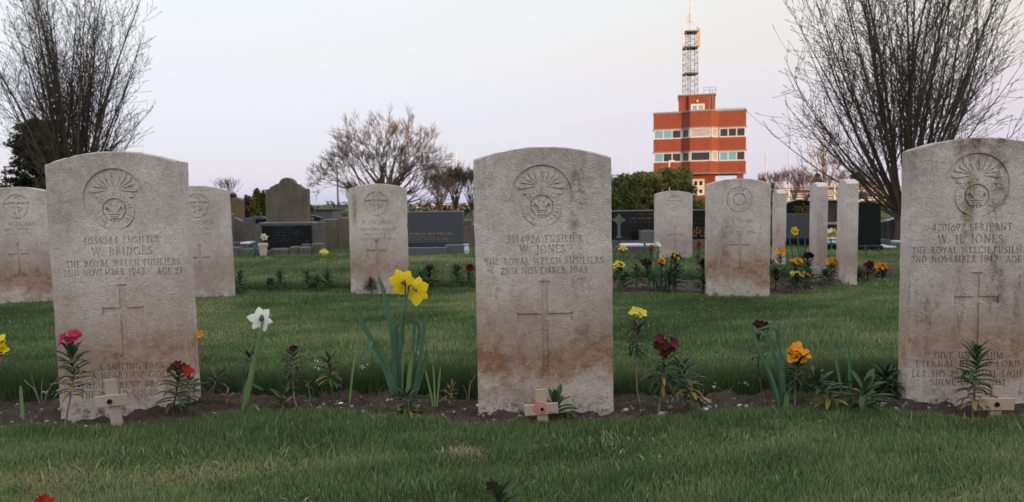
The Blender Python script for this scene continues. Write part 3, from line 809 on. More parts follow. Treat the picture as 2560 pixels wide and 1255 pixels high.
headstone('headstone', (cx, Y + .038, 0), 'headstone cut off by the right edge, dark and green streaks down its badge', group=WG, rz=R_(-3.0), lean=R_(-.6), tilt=R_(.0), hh=zpx(342, Y, 2450), lines=lines, thick=.060, wd=.372,
          badge=(FB, at(2453, 462, Y).x - cx, zpx(462, Y, 2453), 80 / ppm(Y)), cross=(at(2448, 760, Y).x - cx, zpx(868, Y, 2442), zpx(682, Y, 2448), zpx(750, Y, 2447), 110 / ppm(Y), 16 / ppm(Y)),
          props=dict(stain=1.15, red=1.0, streak=1.2, green=.4, run_x=.055, moss_x=-.022), seed=8)
# --- second row
def row2(cxp, ytop, Y, wpx, badge, cross, lines, label, rz=0, props=None, seed=20, lean=0, tilt=0, wd=.381, bx=0, bz=505, br=30):
    global cx
    cx = at(cxp, 600, Y).x
    K = ppm(Y)
    L = [(t, c / K, at(x, y, Y).x - cx, at(x, y, Y).z, w_ / K) for t, c, y, x, w_ in lines]
    return headstone('headstone', (cx, Y + .038, 0), label, group=WG, rz=rz, lean=lean, tilt=tilt, hh=at(cxp, ytop, Y).z, wd=wd, lines=L, res=.0019,
              badge=(badge, at(bx, bz, Y).x - cx, at(bx, bz, Y).z, br / K) if badge else None,
              cross=(at(cross[0], cross[2], Y).x - cx, at(cross[0], cross[2], Y).z, at(cross[0], cross[1], Y).z, at(cross[0], cross[3], Y).z, cross[4] / K, cross[5] / K) if cross else None,
              props=props, seed=seed, cut=.0035)
row2(945, 459, 4.72, 143, AB, (943, 599, 672, 628, 50, 6), [('R. CROMWELL', 10, 561, 945, 76), ('ORDINARY SEAMAN', 7, 577, 945, 88), ('ROYAL NAVY', 7, 589, 945, 62), ('2ND MARCH 1943', 7, 601, 945, 84)],
     'war grave headstone with an anchor badge, behind the yellow daffodils in the second row', rz=R_(3), props=dict(stain=1.0, red=.1, streak=.4, green=.3, lichen=.5, moss_x=-.15), seed=21, bx=940, bz=510, br=31)
row2(496, 464, 4.50, 143, AB, (502, 612, 680, 646, 46, 7), [('J. HUGHES', 10, 562, 498, 70), ('STOKER', 7, 577, 498, 48), ('ROYAL NAVY', 7, 590, 498, 62)],
     'war grave headstone half hidden behind the right edge of the left front headstone', rz=R_(6), props=dict(stain=.8, red=.15, streak=.2), seed=24, bx=494, bz=515, br=31, tilt=R_(-.8))
row2(43, 467, 4.42, 143, AB, (50, 607, 690, 637, 46, 6), [('J. WILLIAMS', 10, 565, 48, 80), ('ABLE SEAMAN', 7, 577, 48, 70), ('ROYAL NAVY', 7, 589, 48, 60)],
     'headstone at the left edge with reddish stained top and pale lichen spots low down', rz=R_(8), props=dict(stain=1.3, red=.9, streak=.4, lichen=1.0), seed=27, bx=42, bz=517, br=31, tilt=R_(-.8))
row2(1848, 446, 4.36, 152, WB, (1850, 586, 672, 614, 46, 6), [('F. T. EVANS', 10, 558, 1850, 76), ('PRIVATE', 7, 572, 1850, 66), ('13TH MAY 1943', 7, 584, 1850, 78)],
     'war grave headstone with a round wreath badge, standing below the red brick tower', rz=R_(-5), props=dict(stain=1.3, red=.4, streak=.9, run_x=-.085), seed=31, bx=1850, bz=499, br=32)
row2(1685, 477, 7.30, 90, AB, (1688, 566, 622, 588, 38, 4), [('T. DAVIES', 6, 546, 1686, 44)],
     'small distant war grave headstone in front of the long black memorial wall', rz=R_(-2), props=dict(stain=.5, red=.3, streak=.8), seed=36, bx=1687, bz=508, br=20)
# --- three stones turned edge-on to the viewer
def edge_stone(px, ytop, Y, rz, label, seed):
    c = at(px, 600, Y)
    headstone('headstone', (c.x, c.y, 0), label, group=WG, rz=rz, hh=at(px, ytop, Y).z, sag=.036, props=dict(stain=.7, red=.1, streak=.4), seed=seed)
edge_stone(2117, 448, 5.02, R_(74), 'war grave headstone seen edge on, tallest of the three and nearest the black gravestone', 41)
edge_stone(2045, 456, 5.55, R_(75), 'middle one of three headstones seen edge on, just right of a yellow daffodil', 44)
edge_stone(1947, 474, 6.5, R_(76), 'war grave headstone seen edge on, smallest of the three and nearest the wreath badge headstone', 47)
# ------------------------------------------------------------------ far background: tower, terraces, walls, poles
def brick_mat(name, c1, c2, mortar, sc):
    t = NT(name); co = t.coord('Object')
    sp = t.node('ShaderNodeSeparateXYZ'); t.l.new(co, sp.inputs[0])
    cb = t.node('ShaderNodeCombineXYZ'); t.l.new(t.math('ADD', sp.outputs[0], sp.outputs[1]), cb.inputs[0]); t.l.new(sp.outputs[2], cb.inputs[1])
    b = t.node('ShaderNodeTexBrick'); t.l.new(cb.outputs[0], b.inputs[0])
    b.inputs['Color1'].default_value = c1 + (1,); b.inputs['Color2'].default_value = c2 + (1,); b.inputs['Mortar'].default_value = mortar + (1,)
    b.inputs['Scale'].default_value = sc; b.inputs['Mortar Size'].default_value = .012; b.inputs['Brick Width'].default_value = .225; b.inputs['Row Height'].default_value = .075
    n = t.noise(t.coord('Object', (1, 1, .22)), 1.5, 7, .7)
    c = t.mix(t.ramp(n, [(.35, 0.0), (.7, .6)]), b.outputs[0], tuple(v * .65 for v in c1))
    return t.out(c, .9, None, .15)
M['brick'] = brick_mat('red_brick', (.325, .060, .030), (.255, .044, .023), (.22, .11, .08), 1.0)
M['white_frame'] = simple('white_painted_frame', (.72, .70, .66), (.60, .58, .55), 3, .5)
M['roof_trim'] = simple('grey_coping', (.26, .24, .23), (.20, .19, .18), 4, .8)
M['steel'] = simple('galvanised_steel', (.36, .33, .31), (.22, .18, .16), 2, .55, metal=.3)
M['dark_steel'] = simple('dark_steel', (.09, .075, .07), (.06, .05, .045), 3, .6)
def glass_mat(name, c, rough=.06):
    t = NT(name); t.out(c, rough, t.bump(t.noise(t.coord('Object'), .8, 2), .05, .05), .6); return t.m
M['pane_dark'] = glass_mat('dark_window_glass', (.015, .018, .025))
M['pane_blind'] = simple('window_with_blind', (.42, .40, .38), (.30, .30, .31), 1.5, .35)
M['pane_sky_tint'] = glass_mat('window_painted_sky_tint', (.15, .34, .46), .2)  # blue base colour paints in the reflected sky
TY = 100.0
TK = ppm(TY)
tb = at(1748, 500, TY)
tower = empty('brick_tower', (tb.x, TY, 0), 'red brick control tower with window bands and a lattice mast on its roof', 'tower', rz=-math.atan((1748 - 1280) / FPX) * .92)
def tx(px): return (px - 1748) / TK
def tz(py): return at(1748, py, TY).z
CO = MB()
DEP = 9.0
# bay outline in plan: wings at 0, bay projecting towards the viewer
plan = [(tx(1636), 0), (tx(1706), 0), (tx(1706) + .05, -.02), (tx(1725), -1.15), (tx(1775), -1.15), (tx(1794), -.02), (tx(1858), 0), (tx(1858), DEP), (tx(1636), DEP)]
def prism(poly, z0, z1):
    n = len(poly); V = [(x, y, z0) for x, y in poly] + [(x, y, z1) for x, y in poly]
    F = [tuple(range(n))[::-1], tuple(range(n, 2 * n))] + [(i, (i + 1) % n, (i + 1) % n + n, i + n) for i in range(n)]
    return V, F
def grow(poly, d): return [(x + (d if x > 0 else -d), y + (d if y > 4 else -d)) for x, y in poly]
bands = [(281, 319), (345, 377), (404, 433)]
for i, (a, b) in enumerate(bands):
    m = MB().add(*prism(plan, tz(b), tz(a))); m.build('wall', M['brick'], tower)
    MB().add(*prism(grow(plan, .10), tz(b) - .14, tz(b) - .005)).build('ledge', M['roof_trim'], tower)
MB().add(*prism(grow(plan, .08), tz(281) + .005, tz(281) + .20)).build('coping', M['roof_trim'], tower)
core = [(x * .985, y + .35 if y < 4 else y - .2) for x, y in plan]
MB().add(*prism(core, tz(404) + .003, tz(377) - .145)).build('window_backing', M['dark_steel'], tower)
MB().add(*prism(core, tz(345) + .003, tz(319) - .145)).build('window_backing', M['dark_steel'], tower)
rt = random.Random(3)
def window(x0, x1, za, zb, ya, yb, panes, mats, parent=None, fr=.13):
    # a framed window standing between plan points (x0, ya) and (x1, yb)
    L = math.hypot(x1 - x0, yb - ya); ang = math.atan2(yb - ya, x1 - x0)
    Mx = Matrix.Translation((x0, ya, 0)) @ Matrix.Rotation(ang, 4, 'Z')
    f = MB(); f.box(0, L, -.06, .08, za, za + fr, M=Mx); f.box(0, L, -.06, .08, zb - fr, zb, M=Mx)
    for k in range(panes + 1):
        c = fr / 2 + (L - fr) * k / panes; f.box(c - fr / 2, c + fr / 2, -.05, .07, za + fr + .002, zb - fr - .002, M=Mx)
    fo = f.build('window', M['white_frame'], parent or tower)
    for k in range(panes):
        a = fr / 2 + (L - fr) * k / panes + fr / 2; b = fr / 2 + (L - fr) * (k + 1) / panes - fr / 2
        MB().box(a + .002, b - .002, 0, .03, za + fr + .002, zb - fr - .002, M=Mx).build('pane', M[mats[k % len(mats)]], fo)
    return fo
for (a, b), mm in (((319, 345), ('pane_sky_tint', 'pane_sky_tint', 'pane_dark', 'pane_dark', 'pane_blind', 'pane_blind', 'pane_dark', 'pane_dark', 'pane_dark')),
                   ((377, 404), ('pane_sky_tint', 'pane_dark', 'pane_dark', 'pane_dark', 'pane_dark', 'pane_blind', 'pane_sky_tint', 'pane_sky_tint', 'pane_dark'))):
    zb, za = tz(a) - .15, tz(b) + .003
    window(tx(1637), tx(1705), za, zb, .05, .05, 3, mm[0:3])
    window(tx(1707), tx(1724), za, zb, .02, -1.05, 1, mm[3:4])
    window(tx(1726), tx(1774), za, zb, -1.08, -1.08, 1, mm[4:5])
    window(tx(1776), tx(1792), za, zb, -1.05, .02, 1, mm[5:6])
    window(tx(1795), tx(1857), za, zb, .05, .05, 3, mm[6:9])
# undercroft
MB().box(tx(1727), tx(1787), 1.0, 7.5, -.3, tz(433) - .15).build('wall', M['brick'], tower)
for px in (1642, 1846): MB().box(tx(px) - .42, tx(px) + .42, .4, 1.3, -.3, tz(433) - .15).build('column', M['brick'], tower)
for py0, py1 in ((447, 468), (468.5, 488)): window(tx(1731), tx(1761), tz(py1), tz(py0), .94, .94, 2, ('pane_dark', 'pane_dark'), fr=.28)
# rooftop room
MB().box(tx(1697), tx(1786), 1.2, 7, tz(281) + .21, tz(235)).build('wall', M['brick'], tower)
MB().box(tx(1722), tx(1772), .75, 1.195, tz(281) + .21, tz(237)).build('wall', M['brick'], tower)
MB().box(tx(1695), tx(1788), 1.0, 7.2, tz(235) + .004, tz(235) + .16).build('coping', M['roof_trim'], tower)
window(tx(1727), tx(1760), tz(281) + .22, tz(258), .70, .70, 2, ('pane_sky_tint', 'pane_blind'), fr=.22)
lad = MB()
for px in (1773, 1780): lad.box(tx(px) - .04, tx(px) + .04, 1.0, 1.08, tz(281) + .21, tz(222))
for k in range(12): lad.box(tx(1773) + .045, tx(1780) - .045, 1.02, 1.06, tz(280) + .25 * k, tz(280) + .25 * k + .04)
lad.build('ladder', M['steel'], tower)
MB().tube([(tx(1758), 1.05, tz(281) + .2), (tx(1758), 1.05, tz(236))], .05, 5).build('drain_pipe', M['white_frame'], tower)
MB().box(tx(1741), tx(1745), .55, .74, tz(253), tz(249)).build('wall_lamp', M['white_frame'], tower)
for (a, b, ptop, base) in ((1640, 1696, 276, 281), (1790, 1856, 273, 281), (1758, 1787, 218, 235)):
    r = MB(); zt, zb = tz(ptop), tz(base) + .17; nn = max(2, int((b - a) / 16))
    for k in range(nn + 1): q = tx(a) + (tx(b) - tx(a)) * k / nn; r.tube([(q, .5, zb), (q, .5, zt)], .03, 4)
    for q in (zt, (zt + zb) / 2): r.tube([(tx(a), .5, q), (tx(b), .5, q)], .03, 4)
    r.build('roof_railing', M['steel'], tower)
# lattice mast
ms = empty('lattice_mast', (tb.x + tx(1736), TY + 2.6, tz(235) + .16), 'tall steel lattice mast with antenna panels on the tower roof', 'mast')
MW = 15.5 / TK; m0 = 0.0; zt = tz(70) - tz(235) - .16
def mz(py): return tz(py) - tz(235) - .16
for sx_ in (-1, 1):
    for sy in (-1, 1): MB().tube([(sx_ * MW, sy * MW, 0), (sx_ * MW * .94, sy * MW * .94, zt)], .055, 5).build('upright', M['steel'], ms)
lat = MB(); nb = 12
for k in range(nb):
    z0, z1 = zt * k / nb, zt * (k + 1) / nb
    for (ax, ay), (bx_, by_) in (((-1, -1), (1, -1)), ((1, -1), (1, 1)), ((1, 1), (-1, 1)), ((-1, 1), (-1, -1))):
        lat.tube([(ax * MW, ay * MW, z0), (bx_ * MW, by_ * MW, z0)], .026, 4)
        s_ = k % 2
        lat.tube([((ax if s_ else bx_) * MW, (ay if s_ else by_) * MW, z0), ((bx_ if s_ else ax) * MW * .97, (by_ if s_ else ay) * MW * .97, z1)], .022, 4)
tag(lat.build('bracing', M['steel'], ms), kind='stuff')
for py in (70, 110, 177): MB().box(-MW * 1.08, MW * 1.08, -MW * 1.08, MW * 1.08, mz(py) - .10, mz(py) + .10).build('platform', M['dark_steel'], ms)
l2 = MB()
for q in (-.38, -.02): l2.tube([(q, -.2, 0), (q, -.2, zt)], .04, 4)
for k in range(28): l2.tube([(-.38, -.2, zt * (k + .5) / 28), (-.02, -.2, zt * (k + .5) / 28)], .02, 4)
l2.build('ladder', M['dark_steel'], ms)
M['ant_white'] = simple('antenna_white', (.70, .68, .64), (.62, .60, .56), 2, .5)
M['ant_buff'] = simple('antenna_buff', (.56, .42, .26), (.50, .36, .20), 2, .5)
for px, py0, py1, mt, wpx in ((1714.5, 60, 108, 'ant_white', 4.5), (1750.5, 58, 108, 'ant_buff', 4), (1755, 62, 110, 'ant_buff', 4)):
    c = (px - 1736) / TK; MB().box(c - wpx / TK / 2, c + wpx / TK / 2, -.9, -.7, mz(py1), mz(py0), .03).build('antenna_panel', M[mt], ms)
    MB().tube([(c, -.68, mz(84)), (MW * (1 if c > 0 else -1), -.4, mz(84))], .04, 4).build('bracket', M['steel'], ms)
MB().tube([(0, 0, zt), (0, 0, mz(-30))], [.13, .10], 6).build('top_pole', M['ant_white'], ms)
for k, (dx, dy) in enumerate(((-.42, 0), (.0, -.4), (.42, 0))): MB().box(dx - .13, dx + .13, dy - .06, dy + .06, mz(45), mz(20), .03).build('antenna_panel', M['ant_white'], ms)
# spectator terrace with rows of pale bench planks
BY = 72.0
M['plank'] = simple('weathered_white_plank', (.62, .56, .50), (.40, .36, .33), 1.5, .8)
M['terrace'] = simple('dark_terrace_riser', (.13, .095, .075), (.085, .065, .05), 1.0, .95)
def terrace(px0, px1, rows, label, Y0):
    c = at((px0 + px1) / 2, 500, Y0); tr = empty('spectator_terrace', (c.x, Y0, 0), label, 'terrace')
    for k, py in enumerate(rows):
        Yk = Y0 + .8 * k; a, b = at(px0, py, Yk), at(px1, py, Yk); z = (a.z + b.z) / 2
        MB().box(a.x - c.x, b.x - c.x, .8 * k + .25, .8 * k + 1.04, -1.0, z - .12).build('riser', M['terrace'], tr)
        x = a.x - c.x; r = random.Random(k)
        while x < b.x - c.x:
            L = r.uniform(2.2, 4.5); x1 = min(x + L, b.x - c.x)
            if r.random() > .14: MB().box(x, x1 - .12, .8 * k, .8 * k + .2, z - .11 + r.uniform(-.02, .02), z + .02).build('bench_plank', M['plank'], tr)
            x += L
    return tr
tr = terrace(1880, 2330, [511, 505, 499, 493.5, 487, 481.5, 476, 470.5, 465], 'stepped spectator terrace with pale plank benches behind the graveyard on the right', BY)
rl = MB()
zt_ = at(2100, 454, BY + 8).z
a, b = at(1910, 460, BY + 8).x, at(2330, 460, BY + 8).x
fe = empty('timber_barrier', ((a + b) / 2, BY + 8.2, 0), 'brown post and rail barrier along the top of the right terrace', 'barrier')
for k in range(14): q = (a - b) / 2 + (b - a) * k / 13; MB().box(q - .07, q + .07, -.06, .06, .8, zt_).build('post', M['plank'] if k % 3 else M['terrace'], fe)
for q in (zt_ - .1, zt_ - .5): MB().box((a - b) / 2, (b - a) / 2, -.10, -.065, q - .07, q + .07).build('rail', M['plank'], fe)
terrace(1010, 1230, [527, 521.5, 516, 510.5], 'low pale terrace rows glimpsed behind the bare scrub at the picture centre', BY + 3)
wb0, wb1 = at(2196, 520, 55).x, at(2400, 520, 55).x
bw = MB().box(wb0, wb1, 55, 55.4, -.5, at(2230, 512, 55).z).build('brick_wall', M['brick']); tag(bw, 'low red brick wall at the foot of the right terrace beside the leaning tree trunk', 'wall')
# poles
def pole(px, py0, py1, Y, r, label, mt, cat='flagpole', name='flagpole', group=None):
    c = at(px, 500, Y); z1 = at(px, py0, Y).z
    root = empty(name, (c.x, Y, 0), label, cat, group)
    MB().tube([(0, 0, -.2), (0, 0, z1 * .5), (0, 0, z1)], [r * 1.15, r, r * .75], 8).build('shaft', M[mt], root)
    MB().tube([(0, 0, z1), (0, 0, z1 + r * 2.2)], [r * 1.3, r * .9], 8).build('cap', M[mt], root)
    return root
FG = 'white flagpoles before the terrace'
M['pole_white'] = simple('white_pole_paint', (.74, .70, .68), (.66, .62, .60), 2, .5)
M['pole_brown'] = simple('brown_pole', (.17, .11, .085), (.12, .08, .06), 2, .8)
for px, y0, lb in ((1914, 383, 'first white flagpole to the right of the wreath badge headstone'), (1972, 370, 'white flagpole above the small edge-on headstone'), (2030, 374, 'white flagpole left of the small far bare tree'),
                   (2086, 384, 'white flagpole right of the small far bare tree'), (2145, 430, 'shortest white flagpole, beside the dark terrace bushes')):
    pole(px, y0, 500, 66, .075, lb, 'pole_white', group=FG)
pole(1574, 382, 470, 80, .06, 'thin grey mast rising behind the green bushes', 'pole_white', 'pole', 'thin_mast')
pole(1142, 384, 500, 66, .08, 'pale flagpole behind the bare scrub, left of the middle headstone', 'pole_white')
pole(845, 418, 540, 34, .04, 'slim brown pole under the left side of the spreading bare tree', 'pole_brown', 'pole', 'utility_pole')
def lamp(px, py0, Y, label, side, mt):
    c = at(px, 500, Y); z1 = at(px, py0, Y).z
    root = empty('street_lamp', (c.x, Y, 0), label, 'street lamp')
    MB().tube([(0, 0, -.2), (0, 0, z1)], [.07, .05], 7).build('post', M[mt], root)
    MB().box(-.25 if side < 0 else -.06, .06 if side < 0 else .45, -.1, .1, z1 + .002, z1 + .09, .02).build('lamp_head', M[mt], root)
lamp(17, 419, 45, 'dark street lamp by the evergreen at the far left', 1, 'dark_steel')
lamp(1673, 404, 60, 'pale lamp post in front of the tower above the bushes', 1, 'pole_white')
# ------------------------------------------------------------------ civilian graves beyond the war graves
M['granite_grey'] = simple('grey_granite', (.125, .125, .135), (.080, .080, .092), 60, .35, .1, 90)
M['granite_sky_tint'] = simple('polished_granite_sky_tint', (.085, .088, .105), (.055, .058, .075), 50, .22)  # bluish tint stands for sky mirrored in the polish, put into the colour
M['black_granite'] = simple('polished_black_granite', (.008, .009, .011), (.014, .015, .018), 80, .12, spec=.45)
M['old_stone'] = simple('weathered_brown_stone', (.150, .125, .098), (.085, .072, .056), 9, .95, .6, 40, stretch=(1, 1, .45))
M['kerb_stone'] = simple('grey_kerb_stone', (.125, .112, .108), (.075, .068, .066), 14, .9, .4, 50)
M['brown_stone'] = simple('ochre_brown_stone', (.19, .125, .070), (.11, .075, .045), 8, .95, .5, 40)
M['marble'] = simple('white_marble_chips', (.62, .62, .66), (.45, .45, .50), 40, .7, .3)
M['gold'] = simple('gilded_lettering', (.55, .36, .10), (.45, .28, .07), 60, .45)
M['silver_letter'] = simple('faded_lettering', (.085, .095, .10), (.06, .07, .075), 60, .6)
M['grey_relief'] = simple('grey_carved_relief', (.14, .145, .135), (.09, .095, .09), 40, .8, .4)
M['pot'] = simple('cream_pot', (.55, .48, .38), (.45, .38, .30), 20, .6)
def grave(name, pxc, Y, label, cat='gravestone', rz=0.0, group=None):
    c = at(pxc, 600, Y); return empty(name, (c.x, Y, 0), label, cat, group, rz=rz)
def blk(root, name, x0, x1, y0, y1, mt, th=.12, dy=0.0, bev=.006, ground=False):
    Y = root.location.y + dy; px = (x0 + x1) / 2
    a, b = at(x0, (y0 + y1) / 2, Y).x - root.location.x, at(x1, (y0 + y1) / 2, Y).x - root.location.x
    z1, z0 = at(px, y0, Y).z, (-.05 if ground else at(px, y1, Y).z)
    return MB().box(a, b, dy, dy + th, z0, z1, bev).build(name, M[mt], root)
def outline(root, name, pts, mt, th=.12, dy=0.0):
    Y = root.location.y + dy; P = []
    for x, y in pts: q = at(x, y, Y); P.append((q.x - root.location.x, max(q.z, -.05)))
    return MB().poly_extrude(P, dy, dy + th).build(name, M[mt], root)
def lettering(root, rows, mt, dy, name='lettering', res=.0035):
    Y = root.location.y + dy; K = ppm(Y); L = []
    for t, c, py, px, w_ in rows: q = at(px, py, Y); L.append((t, c / K, q.x - root.location.x, q.z, w_ / K))
    lo = text_contours(L, res)
    o = link(name, mesh_from(name, *fill(lo, dy - .003), M[mt]), root); tag(o, kind='stuff'); return o
# ornate rounded stone
g = grave('rounded_gravestone', 716, 9.6, 'tall old brown gravestone with a round shouldered top, behind the black memorial')
arc = [(716 + 20 * math.cos(R_(a)), 464 - 20 * math.sin(R_(a))) for a in range(8, 173, 12)]
outline(g, 'slab', [(666, 556), (663, 474), (672, 473), (677, 467), (684, 464), (692, 459), (696, 460)] + arc[::-1] + [(737, 459), (744, 460), (749, 465), (757, 471), (767, 472), (769, 556)], 'old_stone', .15)
blk(g, 'plinth', 648, 790, 556, 640, 'old_stone', .32, -.08, ground=True)
# black panel memorial in a grey surround
g = grave('black_memorial', 722, 8.75, 'black granite memorial panel in a grey stone surround, below the rounded gravestone', 'memorial')
blk(g, 'pillar', 638, 656, 563, 640, 'kerb_stone', .2, ground=True); blk(g, 'pillar', 779, 804, 556, 640, 'kerb_stone', .24, ground=True)
blk(g, 'cap', 646, 781, 556, 562, 'granite_grey', .22)
blk(g, 'panel', 656.5, 778.5, 562.5, 640, 'black_granite', .06, -.02, ground=True)
lettering(g, [('IN LOVING MEMORY', 4, 568, 714, 50), ('OF A DEAR', 3.6, 575, 714, 32), ('WIFE AND MOTHER', 3.6, 583, 714, 60), ('ALSO HER BELOVED HUSBAND', 3.6, 590, 716, 92), ('REUNITED', 3.6, 597, 716, 62), ('SADLY MISSED BY ALL THE FAMILY', 3.6, 604, 722, 116)], 'silver_letter', -.02)
g = grave('grave_kerb', 735, 8.45, 'row of uneven grey kerb blocks at the foot of the black memorial', 'kerb')
for x0, x1, y0, dy in ((640, 672, 628, 0), (673, 721, 622, .02), (722, 746, 617, 0), (747, 776, 618, -.04), (777, 803, 609, .03), (752, 776, 609, .25)): blk(g, 'kerb_block', x0 + .5, x1 - .5, y0, 640, 'kerb_stone', .18, dy, .012, True)
g = grave('flower_pot', 657, 8.3, 'cream square flower pot before the black memorial', 'pot')
q = MB(); K = ppm(8.3); zt = at(657, 608, 8.3).z
q.tube([(0, 0, 0), (0, 0, zt * .8), (0, 0, zt * .8), (0, 0, zt), (0, 0, zt)], [.035, .05, .058, .058, .045], 10); q.build('bowl', M['pot'], g)
MB().tube([(0, 0, zt - .012), (0, 0, zt - .008)], [.044, .044], 10).build('earth', M['soil'], g)
g = grave('stone_tomb', 840, 9.3, 'plain brown grey tomb slab left of the anchor badge headstone', 'tomb')
blk(g, 'slab', 801, 844, 549, 640, 'old_stone', .5, ground=True); blk(g, 'slab', 844.5, 905, 544, 640, 'old_stone', .5, ground=True)
g = grave('pale_tomb', 808, 15, 'pale box shaped tomb far behind the brown tomb slab', 'tomb'); blk(g, 'chest', 786, 832, 526, 600, 'granite_grey', .8, ground=True); blk(g, 'lid', 784, 834, 521, 526, 'kerb_stone', .9, -.05)
g = grave('dark_gravestone', 788, 12, 'dark curved top gravestone peeping out behind the rounded gravestone')
outline(g, 'slab', [(762, 640), (762, 541), (775, 538), (790, 540), (804, 545), (804, 640)], 'black_granite', .1); blk(g, 'panel', 770, 784, 543, 552, 'brown_stone', .02, -.022)
# left cluster
g = grave('brown_gravestone', 585, 12.5, 'tall ochre brown gravestone at the left, behind the grey slab'); outline(g, 'slab', [(560, 640), (560, 500), (566, 494), (592, 494), (601, 500), (603, 640)], 'brown_stone', .2); blk(g, 'plinth', 552, 610, 560, 640, 'brown_stone', .4, -.1, ground=True)
g = grave('dark_slab', 570, 9.0, 'dark grey upright slab next to the half hidden war headstone'); blk(g, 'slab', 552, 581, 535, 640, 'granite_grey', .1, ground=True); blk(g, 'base', 548, 588, 607, 640, 'kerb_stone', .3, -.1, ground=True)
g = grave('sloped_gravestone', 594, 9.2, 'greenish grey gravestone with a sloping top beside the dark slab'); outline(g, 'slab', [(582.5, 640), (582.5, 543), (603, 553), (603, 640)], 'old_stone', .12); blk(g, 'base', 580, 612, 609, 640, 'kerb_stone', .3, -.1, ground=True)
g = grave('panelled_gravestone', 640, 10.8, 'grey gravestone with a small black panel left of the rounded gravestone'); outline(g, 'slab', [(604, 640), (604, 552), (612, 545), (630, 541), (650, 541), (668, 545), (672, 640)], 'kerb_stone', .14); blk(g, 'panel', 638, 664, 546, 557, 'black_granite', .03, -.022)
g = grave('low_kerb', 595, 8.4, 'low pale topped grave kerb at the left behind the grass', 'kerb'); blk(g, 'kerb_block', 556, 598, 619, 640, 'kerb_stone', .2, ground=True); blk(g, 'kerb_block', 598.5, 640, 622, 640, 'kerb_stone', .2, ground=True); blk(g, 'coping', 600, 626, 606, 611, 'marble', .25, .3)
# granite memorial with gilt lettering
g = grave('granite_memorial', 1080, 8.5, 'wide grey granite memorial with gold lettering behind the anchor badge headstone', 'memorial')
blk(g, 'slab', 985, 1158, 528, 611, 'granite_sky_tint', .12, bev=.012); blk(g, 'plinth', 985, 1122, 612, 640, 'black_granite', .3, -.06, ground=True); blk(g, 'kerb', 985, 1118, 619, 640, 'granite_grey', .15, -.35, ground=True); blk(g, 'end_block', 1112, 1162, 612, 640, 'granite_grey', .22, -.30, ground=True)
lettering(g, [('FLORENCE ROSE ENGLAND', 5, 587, 1078, 104), ('BORN 21ST MARCH 1912', 3.5, 594, 1070, 96), ('DIED 5TH MAY 2001 AGED 89 YEARS', 3.8, 600.5, 1066, 108)], 'gold', 0)
M['dull_gold'] = simple('tarnished_lettering', (.20, .155, .10), (.13, .105, .075), 60, .6)
lettering(g, [('IN LOVING MEMORY OF', 4, 541, 1070, 92), ('BELOVED HUSBAND OF', 3.6, 550, 1072, 110), ('AND DEAR FATHER', 3.6, 558, 1072, 112), ('WHO FELL ASLEEP', 3.6, 566, 1076, 120), ('ALSO HIS LOVING WIFE', 3.6, 574, 1080, 126)], 'dull_gold', 0)
g = grave('white_vase', 1166, 8.2, 'small white vase beside the granite memorial', 'vase'); zt = at(1166, 612, 8.2).z
MB().tube([(0, 0, -.02), (0, 0, zt * .5), (0, 0, zt * .85), (0, 0, zt)], [.022, .034, .024, .030], 10).build('body', M['marble'], g); MB().tube([(0, 0, zt), (0, 0, zt + .006)], [.033, .033], 10).build('rim', M['marble'], g)
g = grave('dark_gravestone', 1180, 9.6, 'dark brown gravestone squeezed between granite memorial and middle headstone'); blk(g, 'slab', 1160, 1215, 562, 640, 'old_stone', .15, ground=True); blk(g, 'cap', 1158, 1178, 551, 562, 'kerb_stone', .2)
# long black wall
g = grave('black_memorial_wall', 1650, 8.7, 'long polished black memorial wall with a ringed cross and gold lettering', 'memorial', rz=0)
blk(g, 'wall', 1505, 1790, 528, 600, 'black_granite', .14, bev=.004); blk(g, 'base', 1500, 1800, 600.5, 640, 'kerb_stone', .3, -.06, ground=True); blk(g, 'coping', 1505, 1790, 525.5, 527.8, 'granite_grey', .15)
K = ppm(8.7); n_ = 120; h_ = .24 / n_ * 1.6
c0 = at(1547, 565, 8.7); cxr, czr = c0.x - g.location.x, c0.z
S = [(cxr, czr - .135, cxr, czr + .135, .034), (cxr - .062, czr + .075, cxr + .062, czr + .075, .034), (cxr - .03, czr - .135, cxr + .03, czr - .135, .02)]
S += [(cxr + .045 * math.cos(R_(a)), czr + .075 + .045 * math.sin(R_(a)), cxr + .045 * math.cos(R_(a + 20)), czr + .075 + .045 * math.sin(R_(a + 20)), .016) for a in range(0, 360, 20)]
D = raster(S, cxr - .15, czr - .2, n_, int(n_ * 1.3), .3 / n_); lo = contours(D, cxr - .15, czr - .2, .3 / n_, .0006)
mb = MB(); mb.add(*fill(lo, -.014)); mb.add(*walls(lo, -.014, -.0005)); mb.build('ringed_cross', M['grey_relief'], g)
lettering(g, [('IN LOVING MEMORY OF', 4, 537, 1622, 74), ('OUR DEAR PARENTS', 5, 548, 1610, 66), ('WHO DIED', 4, 556, 1606, 70), ('ALSO THEIR SONS', 4, 578, 1600, 60)], 'dull_gold', 0)
lettering(g, [('ALSO', 4, 548, 1748, 24), ('BELOVED', 4, 560, 1748, 28), ('WIFE', 4, 570, 1750, 22)], 'silver_letter', 0)
lettering(g, [('REST IN', 4.2, 572, 1752, 24), ('PEACE', 4.2, 578, 1750, 30), ('UNTIL WE', 4.2, 584, 1750, 34), ('MEET AGAIN', 4.2, 591, 1750, 38)], 'gold', 0)
g = grave('vase_block', 1619, 8.3, 'square grey flower vase block before the long black wall', 'vase'); blk(g, 'block', 1603, 1636, 577, 640, 'granite_grey', .16, bev=.008, ground=True); blk(g, 'collar', 1608, 1631, 575, 576.8, 'dark_steel', .11, .02)
g = grave('grave_ledger', 1600, 8.1, 'flat white chippings inside a low kerb before the long black wall', 'grave')
